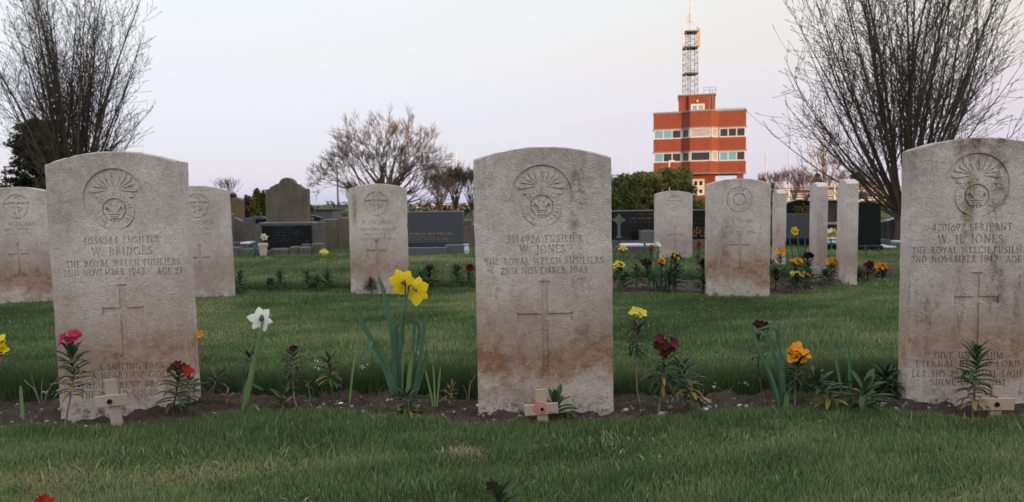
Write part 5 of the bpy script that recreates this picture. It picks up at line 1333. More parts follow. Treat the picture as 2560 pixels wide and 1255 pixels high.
def wallflower(bx_, by_, path, label, col=None, flowers=0, fs=13, zone=(.45, .98), leaf_px=42, n=26, lm='g', yellow=.0, stem='stem_pale', buds=0, bud_col='dark', seed=1, name='wallflower', sw=4.5, up=.55, group=None, spread=1.0, droop=.25, fpos=None, dY=0.0):
    r = random.Random(seed); g = gp(bx_, by_); Y = g.y + dY; base = Vector((at(bx_, by_, Y).x, Y, soil_z(g.x, Y)))
    root = empty(name, base, label, 'flower' if col else 'plant', group); K = ppm(Y)
    P = stem_path(root, base, path, Y); ws = sw / K / 2
    # a gently wandering stem
    Q = []
    for i in range(len(P) - 1):
        for t in (0, .5): Q.append(P[i].lerp(P[i + 1], t) + Vector((r.uniform(-1, 1), r.uniform(-1, 1), 0)) * (ws * .8 if (i or t) else 0))
    Q.append(P[-1])
    MB().tube(Q, [ws * (1.15 - .55 * i / (len(Q) - 1)) for i in range(len(Q))], 6).build('stem', M[stem], root, True)
    n = int(n * 1.25)
    for k in range(n):
        f = zone[0] + (zone[1] - zone[0]) * (k + .5) / n; p, t = along(P, f); az = k * 2.4 + r.uniform(-.35, .35)
        rel = (f - zone[0]) / (zone[1] - zone[0]); el = (up - .75 * (1 - rel) + .35 * rel) + r.uniform(-.2, .2)
        key = lm
        if rel < .38 and r.random() < yellow * .7: key = 'y' if r.random() < .7 else 'b'
        L = 1.0 * leaf_px / K * (.62 + .5 * math.sin(math.pi * (.18 + .62 * (1 - rel)))) * r.uniform(.8, 1.15)
        v = LEAVES[key]; me = v[3] if rel > .8 else (r.choice(v[1:3] + v[4:5]) if r.random() < droop else r.choice(v[0:2]))
        put(newo('leaf', me), root, Matrix.Translation(p) @ Matrix.Rotation(az, 4, 'Z') @ Matrix.Rotation(-el, 4, 'Y') @ Matrix.Scale(L, 4) @ Matrix.Diagonal((1, spread, 1, 1)))
    top, t = P[-1], Vector((0, 0, 1))
    if col:
        for k in range(flowers):
            cc = col if isinstance(col, str) else col[k % len(col)]
            if fpos: q = at(fpos[k % len(fpos)][0], fpos[k % len(fpos)][1], Y - .004 * (k % 3)) - base; d = Vector((q.x - top.x, -.035, .02 + (q.z - top.z) * .4))
            else:
                a = k * 2.4 + r.uniform(-.3, .3); d = Vector((math.cos(a) * .9, math.sin(a) * .9 - .45, r.uniform(.2, .9))); q = top + Vector((d.x * fs * .75, d.y * fs * .6, d.z * fs * .55 - fs * .15)) / K
            fl = wall_flower(root, q, d.normalized(), fs / K * r.uniform(.9, 1.12), cc, r)
            MB().tube([top - Vector((0, 0, fs * .5 / K)), (top + q) / 2 - Vector((0, 0, .1 * fs / K)), q - d.normalized() * fs * .8 / K], ws * .45, 4).build('flower_stalk', M['stem_green'], root)
    for k in range(buds):
        a = k * 2.4 + 1; d = Vector((math.cos(a) * .6, math.sin(a) * .6, 1)).normalized(); o = newo('bud', BUDS[bud_col]); put(o, root, Matrix.Translation(top + d * (6 / K)) @ dirmat(d) @ Matrix.Scale(10 / K * r.uniform(.8, 1.2), 4))
    return root
def ribbon(root, base, pts_px, wpx, Y, m, name='leaf', dy=0.0, tw=0.0, r=random.Random(1)):
    P = [Vector(at(x, y, Y)) - base for x, y in pts_px]; K = ppm(Y); n = 14; V, F = [], []
    C = []
    for i in range(n + 1):                   # smooth path through the given points
        u = i / n * (len(P) - 1); j = min(int(u), len(P) - 2); t = u - j
        p0, p1, p2, p3 = P[max(j - 1, 0)], P[j], P[j + 1], P[min(j + 2, len(P) - 1)]
        C.append(.5 * ((2 * p1) + (p2 - p0) * t + (2 * p0 - 5 * p1 + 4 * p2 - p3) * t * t + (3 * p1 - p0 - 3 * p2 + p3) * t ** 3))
    for i, c in enumerate(C):
        t = i / n; d = (C[min(i + 1, n)] - C[max(i - 1, 0)]).normalized(); s = Vector((0, 1, 0)).cross(d).normalized(); a = tw * t + .25
        s = s * math.cos(a) + Vector((0, 1, 0)) * math.sin(a); w_ = .82 * wpx / K * (1 if t < .7 else max(0.02, 1 - ((t - .7) / .3) ** 2)) * (.8 + .2 * min(1, t * 4))
        off = Vector((0, dy * t, 0)); nrm = s.cross(d)
        V += [c + off - s * w_ / 2 + nrm * w_ * .18, c + off, c + off + s * w_ / 2 + nrm * w_ * .18]
    for i in range(n):
        for q in (0, 1): a = i * 3 + q; F.append((a, a + 1, a + 4, a + 3))
    return link(name, mesh_from(name, V, F, m, True), root)
TEP = {k: [petal_mesh('petal', 1, .74 if k != 'white' else .60, c, PM[k], 0, .6, 5) for c in (.12, .28, -.02)] for k in ('yellow', 'white', 'pale')}
def daffodil_head(root, base, px, py, Y, size_px, face, col, stalk, neck_m, tilt=0.0, seed=1, trumpet='yellow', stalk_m=None, sw=6):
    r = random.Random(seed); K = ppm(Y); c = at(px, py, Y) - base
    P = [at(x, y, Y) - base for x, y in stalk]
    MB().tube([p for p in P], [sw / K / 2] * (len(P) - 1) + [sw * .8 / K / 2], 7).build('stalk', stalk_m or LM['n'], root, True)
    d = Vector(face).normalized(); s = size_px / 2 / K
    nk = P[-1]; bk = c - d * s * .42; up_ = nk + Vector((0, 0, s * .35))
    MB().tube([nk, nk.lerp(up_, .7) + (bk - nk) * .12, (nk + bk) / 2 + Vector((0, 0, s * .32)), bk + Vector((0, 0, s * .02)), c - d * s * .05], [sw * .40 / K, sw * .40 / K, sw * .38 / K, sw * .55 / K, sw * .45 / K], 7).build('neck', neck_m, root, True)
    b = MB(); b.tube([(0, 0, -.02), (0, 0, .12), (0, 0, .34), (0, 0, .48), (0, 0, .47), (0, 0, .2)], [.14, .20, .23, .31, .27, .16], 14)
    me = mesh_from('flower', b.V, b.F, PM[trumpet], True); f = newo('flower', me); put(f, root, Matrix.Translation(c) @ dirmat(d, tilt) @ Matrix.Scale(s, 4))
    for k in range(6):
        p = newo('petal', r.choice(TEP[col])); put(p, f, Matrix.Rotation(k * math.pi / 3 + r.uniform(-.12, .12), 4, 'Z') @ Matrix.Translation((.06, 0, -.02 * (k % 2))) @ Matrix.Rotation(r.uniform(-.22, .12), 4, 'Y') @ Matrix.Scale(r.uniform(.92, 1.08), 4) @ Matrix.Diagonal((1, r.uniform(.95, 1.25), 1, 1)))
    return f
M['neck'] = simple('papery_neck', (.24, .17, .11), (.17, .12, .075), 50, .8)
def daff_root(bx_, by_, label, cat='flower', name='daffodil', group=None):
    g = gp(bx_, by_); base = Vector((g.x, g.y, soil_z(g.x, g.y))); return empty(name, base, label, cat, group), base, g.y
# ---- front row, left to right
wallflower(4, 985, [(2, 935), (4, 880)], 'yellow wallflower half cut off by the left edge of the picture', 'yellow', 4, 15, (.35, .98), 34, 18, 'd', seed=101, fpos=[(6, 858), (9, 874), (-8, 862), (2, 848)])
wallflower(163, 1072, [(168, 1030), (178, 985), (184, 930), (178, 872)], 'magenta flowered wallflower in front of the left edge of the left headstone', 'pink', 5, 15, (.44, .99), 44, 40, 'g', .55, seed=102, fpos=[(152, 856), (160, 845), (182, 833), (190, 841), (176, 850)], up=.75, dY=-.02)
wallflower(430, 1058, [(434, 1020), (442, 975), (450, 930)], 'dark red wallflower before the right edge of the left headstone', ('maroon', 'maroon', 'red', 'maroon', 'maroon'), 5, 15, (.38, .98), 46, 26, 'g', .15, 'stem_brown', seed=103, fpos=[(443, 912), (456, 918), (470, 926), (430, 922), (450, 925)])
wallflower(462, 1040, [(468, 1010), (472, 975), (474, 945)], 'leafy green wallflower without flowers beside the dark red one', None, 0, zone=(.35, 1), leaf_px=42, n=26, lm='g', yellow=.1, stem='stem_brown', seed=104)
wallflower(500, 940, [(499, 900), (497, 845)], 'orange wallflower peeping out behind the left front headstone', 'orange', 3, 10, (.25, .9), 26, 12, 'b', .6, seed=105, fpos=[(494, 832), (501, 836), (490, 838)], dY=.0)
rt_, base, Y = daff_root(58, 1046, 'single cut daffodil stalk at the far left of the front bed', 'plant', 'daffodil_stalk')
ribbon(rt_, base, [(58, 1048), (55, 1010), (52, 962)], 10, Y, LM['nl'])
def twiggy(bx_, by_, tips, label, m='stem_pale', name='dry_twig_plant', seed=1, wpx=2.2):
    g = gp(bx_, by_); base = Vector((g.x, g.y, soil_z(g.x, g.y))); root = empty(name, base, label, 'plant'); K = ppm(g.y); r = random.Random(seed)
    for x, y in tips:
        t = at(x, y, g.y + r.uniform(-.03, .03)) - base; MB().tube([(0, 0, -.01), t * .5 + Vector((r.uniform(-.006, .006), 0, .012)), t], [wpx / K / 2, wpx / K / 2, wpx / K / 3], 5).build('twig', M[m], root)
        for f in (.55, .8, 1): put(newo('leaf', r.choice(LEAVES['g'])), root, Matrix.Translation(t * f) @ Matrix.Rotation(r.uniform(0, 6), 4, 'Z') @ Matrix.Rotation(-.6, 4, 'Y') @ Matrix.Scale(8 / K, 4))
    return root
twiggy(104, 1012, [(60, 950), (78, 936), (106, 948), (128, 962), (146, 945)], 'fine grey twiggy plant left of the left headstone', seed=2)
rt_, base, Y = daff_root(610, 1046, 'white narcissus seen from behind, between left and middle headstones')
daffodil_head(rt_, base, 652, 798, Y, 62, (-.35, .86, -.18), 'white', [(610, 1046), (622, 985), (637, 910), (650, 840), (657, 800)], M['stem_green'], .3, 5, 'pale', LM['nl'], 9.5)
ribbon(rt_, base, [(606, 1046), (614, 1000), (630, 930), (640, 880)], 14, Y, LM['nl'], dy=-.01); ribbon(rt_, base, [(616, 1040), (634, 1012), (650, 1005), (664, 1014)], 11, Y, LM['nl'], dy=-.05); ribbon(rt_, base, [(628, 955), (640, 958), (668, 968)], 9, Y, LM['n'], dy=-.03)
rt_.name = 'narcissus'
wallflower(600, 1024, [(606, 985), (616, 940), (626, 890)], 'dark wallflower with drooping leaves touching the white narcissus', None, 0, zone=(.62, 1), leaf_px=36, n=22, lm='d', yellow=.1, seed=106, droop=.6)
wallflower(745, 1036, [(736, 1000), (732, 950), (731, 885)], 'bare stemmed wallflower with a dark maroon bud, right of the white narcissus', 'dark', 2, 11, (.58, .98), 38, 24, 'p', .1, seed=107, droop=.5, fpos=[(730, 874), (736, 872)])
wallflower(706, 1036, [(708, 1010), (710, 985)], 'small green leafy rosette between narcissus and maroon budded wallflower', None, 0, zone=(.1, 1), leaf_px=48, n=14, lm='g', yellow=.3, seed=108, up=1.0)
wallflower(838, 1030, [(833, 995), (826, 955), (823, 900)], 'green wallflower without flowers on a thin stem, left of the yellow daffodils', None, 0, zone=(.55, 1), leaf_px=38, n=30, lm='g', yellow=.25, stem='stem_brown', seed=109)
wallflower(770, 1022, [(775, 990), (768, 955)], 'thin reddish sprig among the stones beside the bare stemmed wallflower', None, 0, zone=(.8, 1), leaf_px=14, n=4, lm='b', seed=110, sw=3)
wallflower(500, 1022, [(530, 990), (542, 945)], 'drooping pale stemmed plant at the right foot of the left headstone', None, 0, zone=(.7, 1), leaf_px=40, n=12, lm='p', seed=111, droop=.8)
wallflower(592, 1036, [(575, 1005), (566, 980)], 'tiny reddish seedling between left headstone and narcissus', None, 0, zone=(.6, 1), leaf_px=22, n=7, lm='b', seed=112, sw=3, stem='stem_brown')
rt_, base, Y = daff_root(873, 1022, 'single tall thin daffodil leaf standing left of the yellow daffodils', 'plant', 'daffodil_leaf'); ribbon(rt_, base, [(873, 1024), (878, 960), (886, 900), (896, 845)], 6, Y, LM['nl'])
rt_, base, Y = daff_root(1012, 1010, 'clump of two yellow daffodils with long blue green leaves')
for pts, wpx, m, dy in (([(985, 1000), (968, 930), (935, 850), (908, 795), (892, 728)], 15, 'n', -.05), ([(990, 1000), (985, 930), (975, 830), (955, 740), (936, 690)], 15, 'n', .05), ([(1000, 1000), (1000, 900), (992, 850), (984, 800)], 16, 'n', .02), ([(1030, 1000), (1046, 920), (1058, 840), (1066, 768)], 13, 'n', .0),
                        ([(1025, 1000), (1028, 900), (1034, 800), (1036, 772)], 10, 'n', .06), ([(995, 990), (970, 910), (950, 860), (938, 845), (930, 870), (915, 888)], 12, 'n', -.07), ([(1010, 1000), (990, 880), (990, 820), (1030, 806), (1047, 822), (1040, 880), (1026, 930)], 9, 'n', .03),
                        ([(1035, 1000), (1050, 950), (1064, 900), (1070, 868)], 11, 'n', -.03), ([(1005, 1000), (1004, 940), (1010, 880), (1018, 845)], 12, 'nl', -.02), ([(1018, 1000), (1022, 940), (1030, 880)], 13, 'nl', .01)):
    ribbon(rt_, base, pts, wpx, Y, LM[m], dy=dy)
daffodil_head(rt_, base, 1006, 706, Y, 72, (-.28, .93, -.1), 'yellow', [(1008, 1000), (1006, 900), (1010, 800), (1014, 716)], M['neck'], .2, 7)
daffodil_head(rt_, base, 1042, 726, Y - .012, 72, (.35, .90, -.22), 'yellow', [(1000, 1000), (1000, 880), (1004, 800), (1022, 722)], M['neck'], .55, 9)
wallflower(1022, 1040, [(1022, 1012), (1020, 990)], 'low rosette with yellow and brown leaves at the foot of the yellow daffodils', None, 0, zone=(.05, 1), leaf_px=44, n=26, lm='g', yellow=.9, seed=113, up=.5, droop=.7)
rt_, base, Y = daff_root(1086, 1024, 'three short daffodil shoots right of the yellow daffodils', 'plant', 'daffodil_shoots')
for pts in ([(1084, 1026), (1076, 980), (1062, 920)], [(1087, 1026), (1086, 970), (1082, 905)], [(1091, 1026), (1096, 970), (1101, 915)]): ribbon(rt_, base, pts, 6, Y, LM['nl'])
wallflower(1112, 1022, [(1122, 990), (1130, 965)], 'withered reddish brown plant left of the middle headstone', None, 0, zone=(.4, 1), leaf_px=24, n=16, lm='b', seed=114, sw=3.5, stem='stem_brown')
twiggy(1170, 1006, [(1156, 962), (1178, 950), (1190, 935)], 'fine grey sprig at the lower left edge of the middle headstone', seed=3)
wallflower(1385, 1054, [(1386, 1035), (1390, 1010)], 'young leafy green plant leaning on the poppy cross of the middle headstone', None, 0, zone=(.1, 1), leaf_px=62, n=15, lm='g', seed=115, up=.95, sw=4, spread=1.3)
wallflower(1602, 1018, [(1592, 975), (1590, 900), (1592, 845), (1592, 792)], 'pale yellow wallflower on a tall bare pinkish stem, right of the middle headstone', 'pale', 5, 12, (.60, .90), 36, 34, 'd', .05, seed=116, fpos=[(1580, 782), (1588, 778), (1602, 784), (1594, 788), (1606, 781)], sw=5.5, droop=.45)
wallflower(1645, 1040, [(1650, 1000), (1658, 950), (1662, 905), (1664, 880)], 'large dark red wallflower with arching yellow tipped leaves', 'maroon', 6, 16, (.42, .96), 56, 34, 'g', .35, seed=117, fpos=[(1650, 846), (1662, 862), (1684, 858), (1646, 866), (1672, 872), (1660, 878)], droop=.75, sw=5)
wallflower(1762, 1042, [(1735, 1000), (1715, 960), (1706, 915)], 'leafy green plant on a slanting stem behind the large dark red wallflower', None, 0, zone=(.3, 1), leaf_px=50, n=30, lm='g', yellow=.45, seed=118, sw=5, spread=1.3)
wallflower(1906, 1024, [(1902, 970), (1895, 915), (1895, 860), (1900, 825)], 'tall thin wallflower with a dark maroon flower behind the bent daffodil leaves', ('dark', 'maroon', 'dark'), 4, 12, (.40, .95), 26, 26, 'd', .25, 'stem_brown', seed=119, fpos=[(1893, 809), (1903, 812), (1914, 815), (1920, 817)])
rt_, base, Y = daff_root(1960, 1032, 'daffodil clump without flowers, its blue green leaves bent over', 'plant', 'daffodil_clump')
for pts, wpx, dy in (([(1950, 1030), (1935, 960), (1905, 890), (1880, 830), (1873, 798)], 11, .0), ([(1958, 1030), (1950, 940), (1942, 860), (1938, 812), (1918, 808), (1870, 822)], 10, -.04), ([(1955, 1030), (1945, 930), (1926, 850), (1908, 832), (1898, 838)], 12, .02), ([(1950, 1030), (1920, 930), (1900, 870), (1930, 830), (1926, 822), (1880, 868), (1828, 888)], 10, .05),
                     ([(1962, 1030), (1956, 940), (1946, 880), (1936, 826), (1920, 824)], 11, -.02)): ribbon(rt_, base, pts, wpx, Y, LM['n'], dy=dy)
ribbon(rt_, base, [(1960, 1034), (1962, 1000), (1964, 975)], 18, Y, LM['nl'], 'leaf_sheath', dy=-.01)
wallflower(1985, 1030, [(1988, 985), (1992, 940), (1994, 900)], 'bright orange wallflower right of the bent daffodil leaves', 'orange', 8, 15, (.45, .96), 46, 34, 'd', .15, seed=120, fpos=[(1980, 884), (1990, 874), (2004, 880), (1996, 890), (2012, 886), (1984, 894), (2002, 896), (1992, 868)], sw=5)
wallflower(2086, 1036, [(2076, 995), (2050, 965), (2040, 945)], 'leafy plant with yellowing leaves right of the orange wallflower', None, 0, zone=(.25, 1), leaf_px=48, n=34, lm='g', yellow=.6, seed=121, sw=4, spread=1.2)
rt_, base, Y = daff_root(2114, 1032, 'tall narrow daffodil leaves right of the orange wallflower', 'plant', 'daffodil_clump')
for pts, wpx, dy in (([(2108, 1030), (2100, 960), (2086, 890), (2073, 835)], 9, .0), ([(2116, 1030), (2117, 960), (2114, 900), (2110, 858)], 9, -.03), ([(2122, 1030), (2132, 960), (2130, 905), (2122, 872)], 8, .03)): ribbon(rt_, base, pts, wpx, Y, LM['n'], dy=dy)
wallflower(2155, 1036, [(2158, 1005), (2160, 975)], 'broad leaved dark rosette beside the tall narrow daffodil leaves', None, 0, zone=(.05, 1), leaf_px=70, n=24, lm='g', yellow=.12, seed=122, up=.6, droop=.6, spread=1.15)
wallflower(2215, 1000, [(2214, 970), (2213, 935)], 'dense dark green plant at the left edge of the right headstone', None, 0, zone=(.1, 1), leaf_px=46, n=48, lm='d', seed=123, up=.55)
wallflower(2432, 1036, [(2436, 995), (2440, 940), (2442, 875)], 'tall wallflower with dark buds and yellowing lower leaves before the right headstone', None, 0, zone=(.22, .98), leaf_px=50, n=46, lm='g', yellow=.75, seed=124, buds=4, sw=5, name='wallflower', droop=.3, dY=-.05)
wallflower(1290, 1400, [(1262, 1300), (1240, 1236)], 'leafy green wallflower with two dark maroon buds at the bottom edge of the lawn', 'dark', 3, 11, (.45, 1), 74, 34, 'g', seed=125, fpos=[(1224, 1214), (1232, 1208), (1250, 1222)], up=.8)
wallflower(112, 1370, [(112, 1310), (112, 1268)], 'red flower just showing at the bottom left corner', 'red', 3, 16, (.3, .9), 46, 12, 'g', seed=126, fpos=[(112, 1250), (104, 1256), (122, 1256)])
wallflower(1608, 1062, [(1606, 1052), (1602, 1040)], 'purple leaved seedling on the soil at the right foot of the middle headstone', None, 0, zone=(.1, 1), leaf_px=24, n=10, lm='p', seed=127, up=.6)
for k, (x, y, tips) in enumerate(((780, 1020, [(772, 985), (790, 975)]), (700, 1014, [(690, 976), (712, 968), (704, 955)]), (1120, 1012, [(1112, 968), (1136, 960)]), (1820, 1012, [(1808, 976), (1830, 968)]), (1750, 1004, [(1744, 962), (1760, 970)]), (950, 1010, [(940, 970), (962, 962)]))):
    twiggy(x, y, tips, ('fine weed sprig on the soil below the green wallflower', 'fine weed sprig beside the small rosette', 'fine weed sprig by the three daffodil shoots', 'fine weed sprig left of the maroon topped wallflower', 'fine weed sprig under the leafy slanting plant', 'fine weed sprig left of the yellow daffodils')[k], 'stem_green', 'weed', 20 + k, 1.6)
M['weed_white'] = PM['white']
for k, (px, py, hp, lb) in enumerate(((130, 1000, 26, 'tiny white flowered weed by the grey twiggy plant'), (560, 985, 28, 'tiny white flowered weed near the right foot of the left headstone'), (800, 985, 70, 'tiny white flowered weed between green wallflower and maroon budded wallflower'), (912, 990, 60, 'tiny white flowered weed left of the yellow daffodil clump'), (1052, 985, 90, 'tall white flowered weed at the right of the yellow daffodil clump'), (1105, 990, 40, 'tiny white flowered weed by the daffodil shoots'), (1850, 985, 40, 'tiny white flowered weed left of the bent daffodil leaves'), (1790, 990, 34, 'tiny white flowered weed between slanting plant and bent daffodils'))):
    g = gp(px, py); r = random.Random(500 + k); K = ppm(g.y); root = empty('white_weed', Vector((g.x, g.y, soil_z(g.x, g.y))), lb, 'weed')
    sm = MB(); fm = MB()
    for q in range(5):
        t = Vector((r.uniform(-14, 14) / K, r.uniform(-.02, .02), hp * r.uniform(.6, 1.05) / K)); sm.tube([(0, 0, -.01), t * .55 + Vector((r.uniform(-.004, .004), 0, 0)), t], [.7 / K, .6 / K, .5 / K], 4)
        for w_ in range(3):
            c = t + Vector((r.uniform(-4, 4), r.uniform(-4, 4), r.uniform(-4, 3))) / K; e = 1.7 / K; fm.add([c + Vector((e, 0, 0)), c + Vector((0, e, .3 * e)), c - Vector((e, 0, 0)), c - Vector((0, e, .3 * e)), c + Vector((0, 0, e)), c - Vector((0, 0, e))], [(0, 1, 4), (1, 2, 4), (2, 3, 4), (3, 0, 4), (1, 0, 5), (2, 1, 5), (3, 2, 5), (0, 3, 5)])
    tag(sm.build('stems', M['stem_green'], root), kind='stuff'); tag(fm.build('blossoms', PM['white'], root), kind='stuff')
# ---- plants of the second and third rows: stem, one leafy mass, flower heads
def small_plant(px, ybase, ytop, label, col=None, nf=0, fs=9, leaf=24, n=26, lm='g', seed=1, fpos=None, Y=None, group=None, name='wallflower', low=.25, width=1.0):
    r = random.Random(seed); g = gp(px, ybase); Y = Y or g.y; base = Vector((at(px, ybase, Y).x, Y, soil_z(g.x, Y))); K = ppm(Y)
    root = empty(name, base, label, 'flower' if col else 'plant', group); top = at(px + r.uniform(-3, 3), ytop, Y) - base
    MB().tube([(0, 0, -.02), top * .5 + Vector((r.uniform(-.01, .01), 0, 0)), top], [2.2 / K, 1.7 / K, 1.2 / K], 5).build('stem', M['stem_green'], root)
    mb = MB()
    for k in range(n):
        f = low + (1 - low) * (k + .5) / n; p = top * f; az = k * 2.4 + r.uniform(-.4, .4); rel = (f - low) / (1 - low); el = .25 + .75 * rel + r.uniform(-.3, .3); L = leaf / K * (1.1 - .5 * rel) * r.uniform(.8, 1.2) * width
        bend = r.uniform(.2, .9); ca, sa = math.cos(az), math.sin(az); w_ = L * .2
        c0 = Vector((ca * math.cos(el), sa * math.cos(el), math.sin(el))); c1 = Vector((ca * math.cos(el - bend), sa * math.cos(el - bend), math.sin(el - bend))); s = Vector((-sa, ca, 0)) * w_ / 2
        m_ = p + c0 * L * .5; t_ = m_ + c1 * L * .5
        mb.add([p, m_ - s, m_ + Vector((0, 0, -w_ * .2)), m_ + s, t_], [(0, 1, 2), (0, 2, 3), (1, 4, 2), (2, 4, 3)])
    tag(link('foliage', mesh_from('foliage', mb.V, mb.F, LM[lm]), root), kind='stuff')
    for k in range(nf):
        cc = col if isinstance(col, str) else col[k % len(col)]
        if fpos: q = at(fpos[k % len(fpos)][0], fpos[k % len(fpos)][1], Y) - base; d = Vector(((q.x - top.x), -.04, .03))
        else: a = k * 2.4; d = Vector((math.cos(a) * .8, math.sin(a) * .6 - .4, .6)); q = top + Vector((d.x, d.y * .6, d.z * .6)) * fs * .75 / K
        wall_flower(root, q, d.normalized(), fs / K * r.uniform(.9, 1.15), cc, r)
    return root
SP = [
 (40, 752, 732, 'small green plant with white specks at the foot of the far left war headstone', None, 0, 16, 'g'),
 (517, 738, 712, 'maroon wallflower before the headstone half hidden at the left', 'maroon', 3, 20, 'g'),
 (598, 738, 682, 'pale leaved plant right of the half hidden left headstone', None, 0, 22, 'g'),
 (702, 735, 682, 'tallest dark green plant left of the white narcissus flower in the second row', None, 0, 20, 'd'),
 (672, 735, 706, 'low dark plant in the second row, above the white narcissus', 'dark', 1, 14, 'd'),
 (770, 732, 682, 'green plant in the second row, left one of three close together', None, 0, 22, 'g'),
 (792, 733, 694, 'green plant in the second row, middle one of three close together', None, 0, 22, 'g'),
 (818, 730, 680, 'round topped green plant in the second row, right one of three close together', None, 0, 20, 'd'),
 (928, 736, 698, 'green sprig in front of the anchor badge headstone', None, 0, 18, 'g'),
 (1075, 728, 672, 'bushy wallflower with a few dark red flowers, right of the yellow daffodils', 'maroon', 2, 26, 'd'),
 (1052, 730, 690, 'low bushy plant at the left of the bushy dark red wallflower', None, 0, 22, 'd'),
 (1140, 728, 672, 'leafy wallflower with dark red tips left of the middle headstone', 'maroon', 2, 22, 'd'),
 (1172, 728, 672, 'wallflower with two dark red heads beside the middle headstone', 'maroon', 3, 20, 'g'),
 (1548, 728, 664, 'yellow wallflower at the right edge of the middle headstone', 'pale', 5, 24, 'd'),
 (1560, 735, 690, 'leafy plant below the yellow wallflower at the middle headstone', 'dark', 1, 24, 'g'),
 (1592, 728, 664, 'green leafy plant between yellow and black flowered wallflowers', None, 0, 24, 'g'),
 (1620, 730, 658, 'wallflower with nearly black flowers in the second row', 'dark', 5, 26, 'g'),
 (1653, 728, 656, 'orange wallflower among the daffodil leaves in the second row', 'orange', 4, 24, 'g'),
 (1690, 730, 644, 'tall leafy plant with dark red and yellow flowers before the small distant headstone', ('maroon', 'maroon', 'yellow', 'maroon'), 5, 28, 'd'),
 (1680, 734, 676, 'dense green plant under the dark red and yellow flowers', None, 0, 28, 'd'),
 (1756, 732, 660, 'dark maroon wallflower at the left edge of the wreath badge headstone', 'dark', 4, 26, 'g'),
 (1762, 736, 690, 'leafy plant at the left foot of the wreath badge headstone', None, 0, 26, 'g'),
 (1872, 734, 664, 'slim green plant in front of the wreath badge headstone', None, 0, 22, 'g'),
 (1938, 728, 680, 'brown leaved plant right of the wreath badge headstone', 'dark', 2, 24, 'p'),
 (1990, 734, 690, 'low dark plant with tiny yellow flowers between the edge-on headstones', 'pale', 2, 26, 'd'),
 (1990, 725, 656, 'orange wallflower in front of the gap between two edge-on headstones', 'orange', 3, 26, 'g'),
 (2016, 722, 690, 'low orange wallflower left of the middle edge-on headstone', 'orange', 2, 20, 'd'),
 (2018, 715, 642, 'dark maroon wallflower leaning on the middle edge-on headstone', 'dark', 5, 26, 'g'),
 (1950, 700, 632, 'orange wallflower in front of the smallest edge-on headstone', 'orange', 3, 22, 'd'),
 (2077, 700, 656, 'large orange and yellow wallflower between the two nearer edge-on headstones', ('orange', 'yellow'), 5, 24, 'd'),
 (2062, 712, 680, 'dull green plant below the large orange and yellow wallflower', None, 0, 24, 'p'),
 (2170, 706, 664, 'red wallflower right of the edge-on headstones', 'maroon', 4, 22, 'g'),
 (2206, 708, 670, 'orange wallflower next to the red one near the right headstone', 'orange', 5, 22, 'd'),
 (2146, 706, 680, 'low leafy plant at the right foot of the tallest edge-on headstone', None, 0, 22, 'g'),
 (1925, 690, 655, 'small maroon wallflower at the right edge of the wreath badge headstone', 'maroon', 2, 16, 'g'),
 (2165, 640, 614, 'small weed before the plain black gravestone', None, 0, 10, 'g'),
 (2200, 638, 622, 'grass tuft at the base of the white ledger', None, 0, 12, 'g'),
 (810, 640, 632, 'small yellow flower at the foot of the brown tomb slab', 'pale', 3, 9, 'g'),
 (1748, 650, 612, 'red flower behind the left edge of the wreath badge headstone', 'red', 3, 16, 'g'),
 (1745, 665, 636, 'pale green leafy plant behind the dark maroon wallflower', None, 0, 18, 'g'),
 (1628, 650, 620, 'orange red flower in the third row before the grey vase block', 'rust', 3, 14, 'd'),
 (1556, 646, 622, 'pale yellow flower in the third row before the white chippings', 'pale', 3, 12, 'g'),
 (1646, 652, 614, 'cream flower at the left foot of the small distant headstone', ('white', 'pale'), 3, 14, 'd'),
 (1598, 664, 636, 'brownish green plant standing alone in the third row', None, 0, 16, 'g'),
 (1092, 636, 624, 'tiny weed at the foot of the granite memorial', None, 0, 8, 'g'),
 (1115, 637, 625, 'second tiny weed at the right end of the granite memorial', None, 0, 8, 'g'),
]
for k, (px, yb, yt, lb, col, nf, lf, lm) in enumerate(SP): small_plant(px, yb, yt, lb, col, nf, 11 if yb > 690 else 8, lf, 60 if yb > 700 else 26, lm, 300 + k, width=1.35 if yb > 690 else 1.15)
fb = small_plant(2077, 640, 596, 'cream and orange flower posy on the black grave surround', ('pale', 'white', 'pale', 'orange', 'pale'), 9, 8, 14, 14, 'g', 391, Y=8.15, name='flower_posy', fpos=[(2066, 582), (2074, 578), (2082, 582), (2070, 587), (2088, 586), (2078, 588), (2064, 577), (2086, 579), (2074, 584)])
# daffodils farther back
rt_, base, Y = daff_root(1985, 690, 'single bright yellow daffodil between the edge-on headstones'); daffodil_head(rt_, base, 1986, 577, Y, 24, (.1, -1, .05), 'yellow', [(1985, 690), (1982, 640), (1974, 600), (1980, 574)], M['stem_green'], .2, 31, 'pale', LM['n'], 3)
for pts in ([(1970, 690), (1968, 640), (1962, 600)], [(1992, 690), (1996, 640), (1994, 588)], [(2004, 690), (2010, 640), (2012, 590)], [(1998, 690), (2000, 650), (2004, 612)]): ribbon(rt_, base, pts, 6, Y, LM['n'])
rt_, base, Y = daff_root(1660, 730, 'tall daffodil leaves with one closed bud in the second row', 'plant', 'daffodil_clump')
for pts in ([(1650, 730), (1630, 680), (1614, 620), (1606, 596)], [(1655, 730), (1645, 670), (1636, 610)], [(1664, 730), (1664, 680), (1668, 636)], [(1645, 730), (1640, 690), (1638, 650)], [(1670, 730), (1676, 680), (1680, 640)], [(1640, 730), (1626, 680), (1610, 606)]): ribbon(rt_, base, pts, 7, Y, LM['n'])
ribbon(rt_, base, [(1684, 730), (1684, 680), (1688, 640), (1690, 630)], 5, Y, LM['nl'], 'flower_stalk')
rt_, base, Y = daff_root(628, 645, 'small white narcissus hanging over the black memorial panel'); rt_.name = 'narcissus'
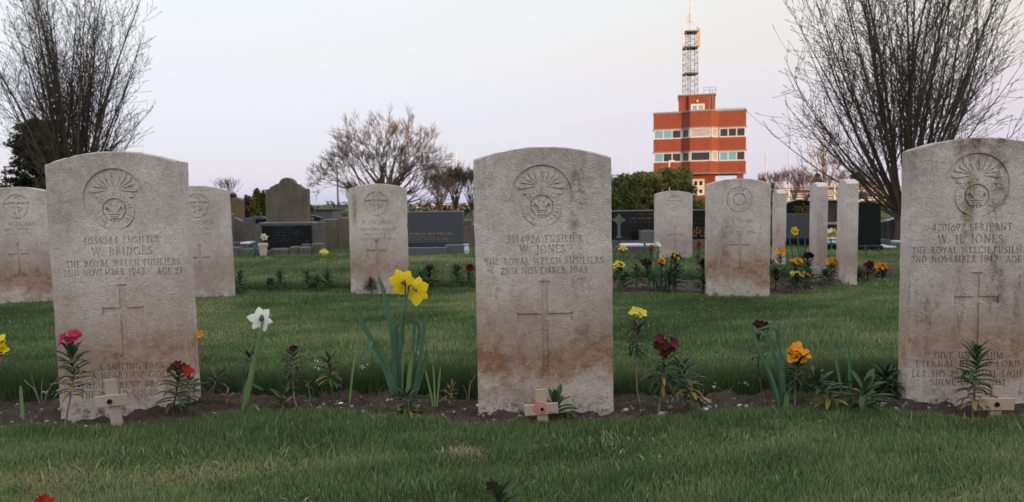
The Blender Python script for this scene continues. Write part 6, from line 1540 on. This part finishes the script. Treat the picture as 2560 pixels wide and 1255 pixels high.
daffodil_head(rt_, base, 660, 592, Y, 19, (.3, -.9, -.35), 'white', [(636, 645), (640, 615), (646, 598), (654, 586)], M['stem_green'], .2, 33, 'pale', LM['n'], 2.4)
for pts in ([(626, 645), (622, 625), (614, 610)], [(632, 645), (634, 625), (640, 612)], [(620, 645), (614, 630), (612, 618)]): ribbon(rt_, base, pts, 5, Y, LM['n'])
# ---- remembrance crosses and loose stones
M['cross_wood'] = simple('pale_cross_wood', (.50, .37, .30), (.40, .29, .23), 30, .75, .3, 60, stretch=(1, 1, .12))
M['cross_wood_old'] = simple('greyed_cross_wood', (.46, .37, .31), (.34, .27, .225), 30, .8, .3, 60, stretch=(1, 1, .12))
M['poppy'] = simple('faded_poppy_paper', (.55, .24, .21), (.46, .17, .155), 30, .7)
M['peg'] = simple('black_peg', (.008, .008, .008), (.012, .012, .012), 30, .4)
def wooden_cross(bx_, by_, ytop, w_, ax0, ax1, ay0, ay1, tilt, label, mt, poppy, peg=None):
    g = gp(bx_, by_); Y = g.y; base = Vector((g.x, Y, 0.0)); root = empty('wooden_cross', base, label, 'cross', 'small wooden remembrance crosses', ry=R_(tilt), rx=R_(2)); K = ppm(Y)
    zt = at(bx_, ytop, Y).z; x0, x1 = (at(ax0, ay0, Y) - base).x, (at(ax1, ay0, Y) - base).x; z0, z1 = at(bx_, ay1, Y).z, at(bx_, ay0, Y).z; hw = w_ / K / 2
    poly = [(-hw * .55, -.06), (hw * .55, -.06), (hw, .0), (hw, zt), (-hw, zt), (-hw, .0)]
    MB().poly_extrude(poly, -.004, .004).build('upright', M[mt], root); MB().box(x0, x1, -.0115, -.0042, z0, z1, .001).build('crossbar', M[mt], root)
    px, py = poppy; zc = at(bx_, py, Y).z; xc = (at(px, py, Y) - base).x
    if peg is None:
        b = MB()
        for k in range(4): a = k * math.pi / 2 + .4; b.tube([(xc + math.cos(a) * .006, -.0120 - .0006 * k, zc + math.sin(a) * .005), (xc + math.cos(a) * .006, -.0145 - .0006 * k, zc + math.sin(a) * .005)], [.0125, .0115], 12)
        b.build('poppy', M['poppy'], root); MB().tube([(xc + .006, -.012, zc - .006), (xc + .006, -.0185, zc - .006)], [.0055, .0045], 10).build('poppy_centre', M['peg'], root)
    else: MB().tube([(xc, -.0116, zc), (xc, -.0165, zc)], [.0068, .0055], 12).build('peg', M['peg'], root)
wooden_cross(296, 1076, 946, 27, 250, 331, 984, 1012, -5, 'greyed wooden remembrance cross with a black peg before the left headstone', 'cross_wood_old', (289, 999), 1)
wooden_cross(1358, 1062, 972, 27, 1314, 1398, 1006, 1033, -4, 'pale wooden remembrance cross with a faded red poppy before the middle headstone', 'cross_wood', (1352, 1012))
wooden_cross(2486, 1052, 965, 27, 2442, 2528, 992, 1022, 1, 'pale wooden remembrance cross with a black peg before the right headstone', 'cross_wood', (2483, 1007), 1)
M['pebble'] = simple('pale_flint', (.46, .43, .40), (.30, .26, .23), 60, .7, .3); M['pebble_w'] = simple('white_flint', (.66, .66, .68), (.55, .55, .57), 60, .6, .2)
for k, (px, py, s, m, lb) in enumerate(((1197, 1018, 7, 'pebble_w', 'white pebble at the lower left corner of the middle headstone'), (534, 1044, 9, 'pebble', 'pale flint between left headstone and narcissus'), (772, 1026, 8, 'pebble', 'rounded reddish flint below the green wallflower'), (853, 1020, 8, 'pebble_w', 'white flint by the single thin daffodil leaf'),
                                     (1762, 1040, 7, 'pebble_w', 'white flint at the foot of the slanting stem'), (1652, 1040, 9, 'pebble', 'pale flint at the foot of the large dark red wallflower'), (1566, 1030, 8, 'pebble', 'tan flint near the right foot of the middle headstone'), (214, 1066, 5, 'pebble_w', 'small white flint below the left headstone'), (1850, 1018, 8, 'pebble', 'grey flint left of the bent daffodil leaves'), (1310, 1046, 6, 'pebble', 'small flint at the left arm of the poppy cross'))):
    g = gp(px, py); r = np.random.default_rng(k); V = icoV * (s / ppm(g.y)) * np.array([1.2, 1, .75]) * r.uniform(.8, 1.2, (len(icoV), 1))
    tag(link('pebble', np_mesh('pebble', V, icoF, M[m], True), None, (g.x, g.y, soil_z(g.x, g.y) + .004)), lb, 'stone', 'loose flints on the soil')
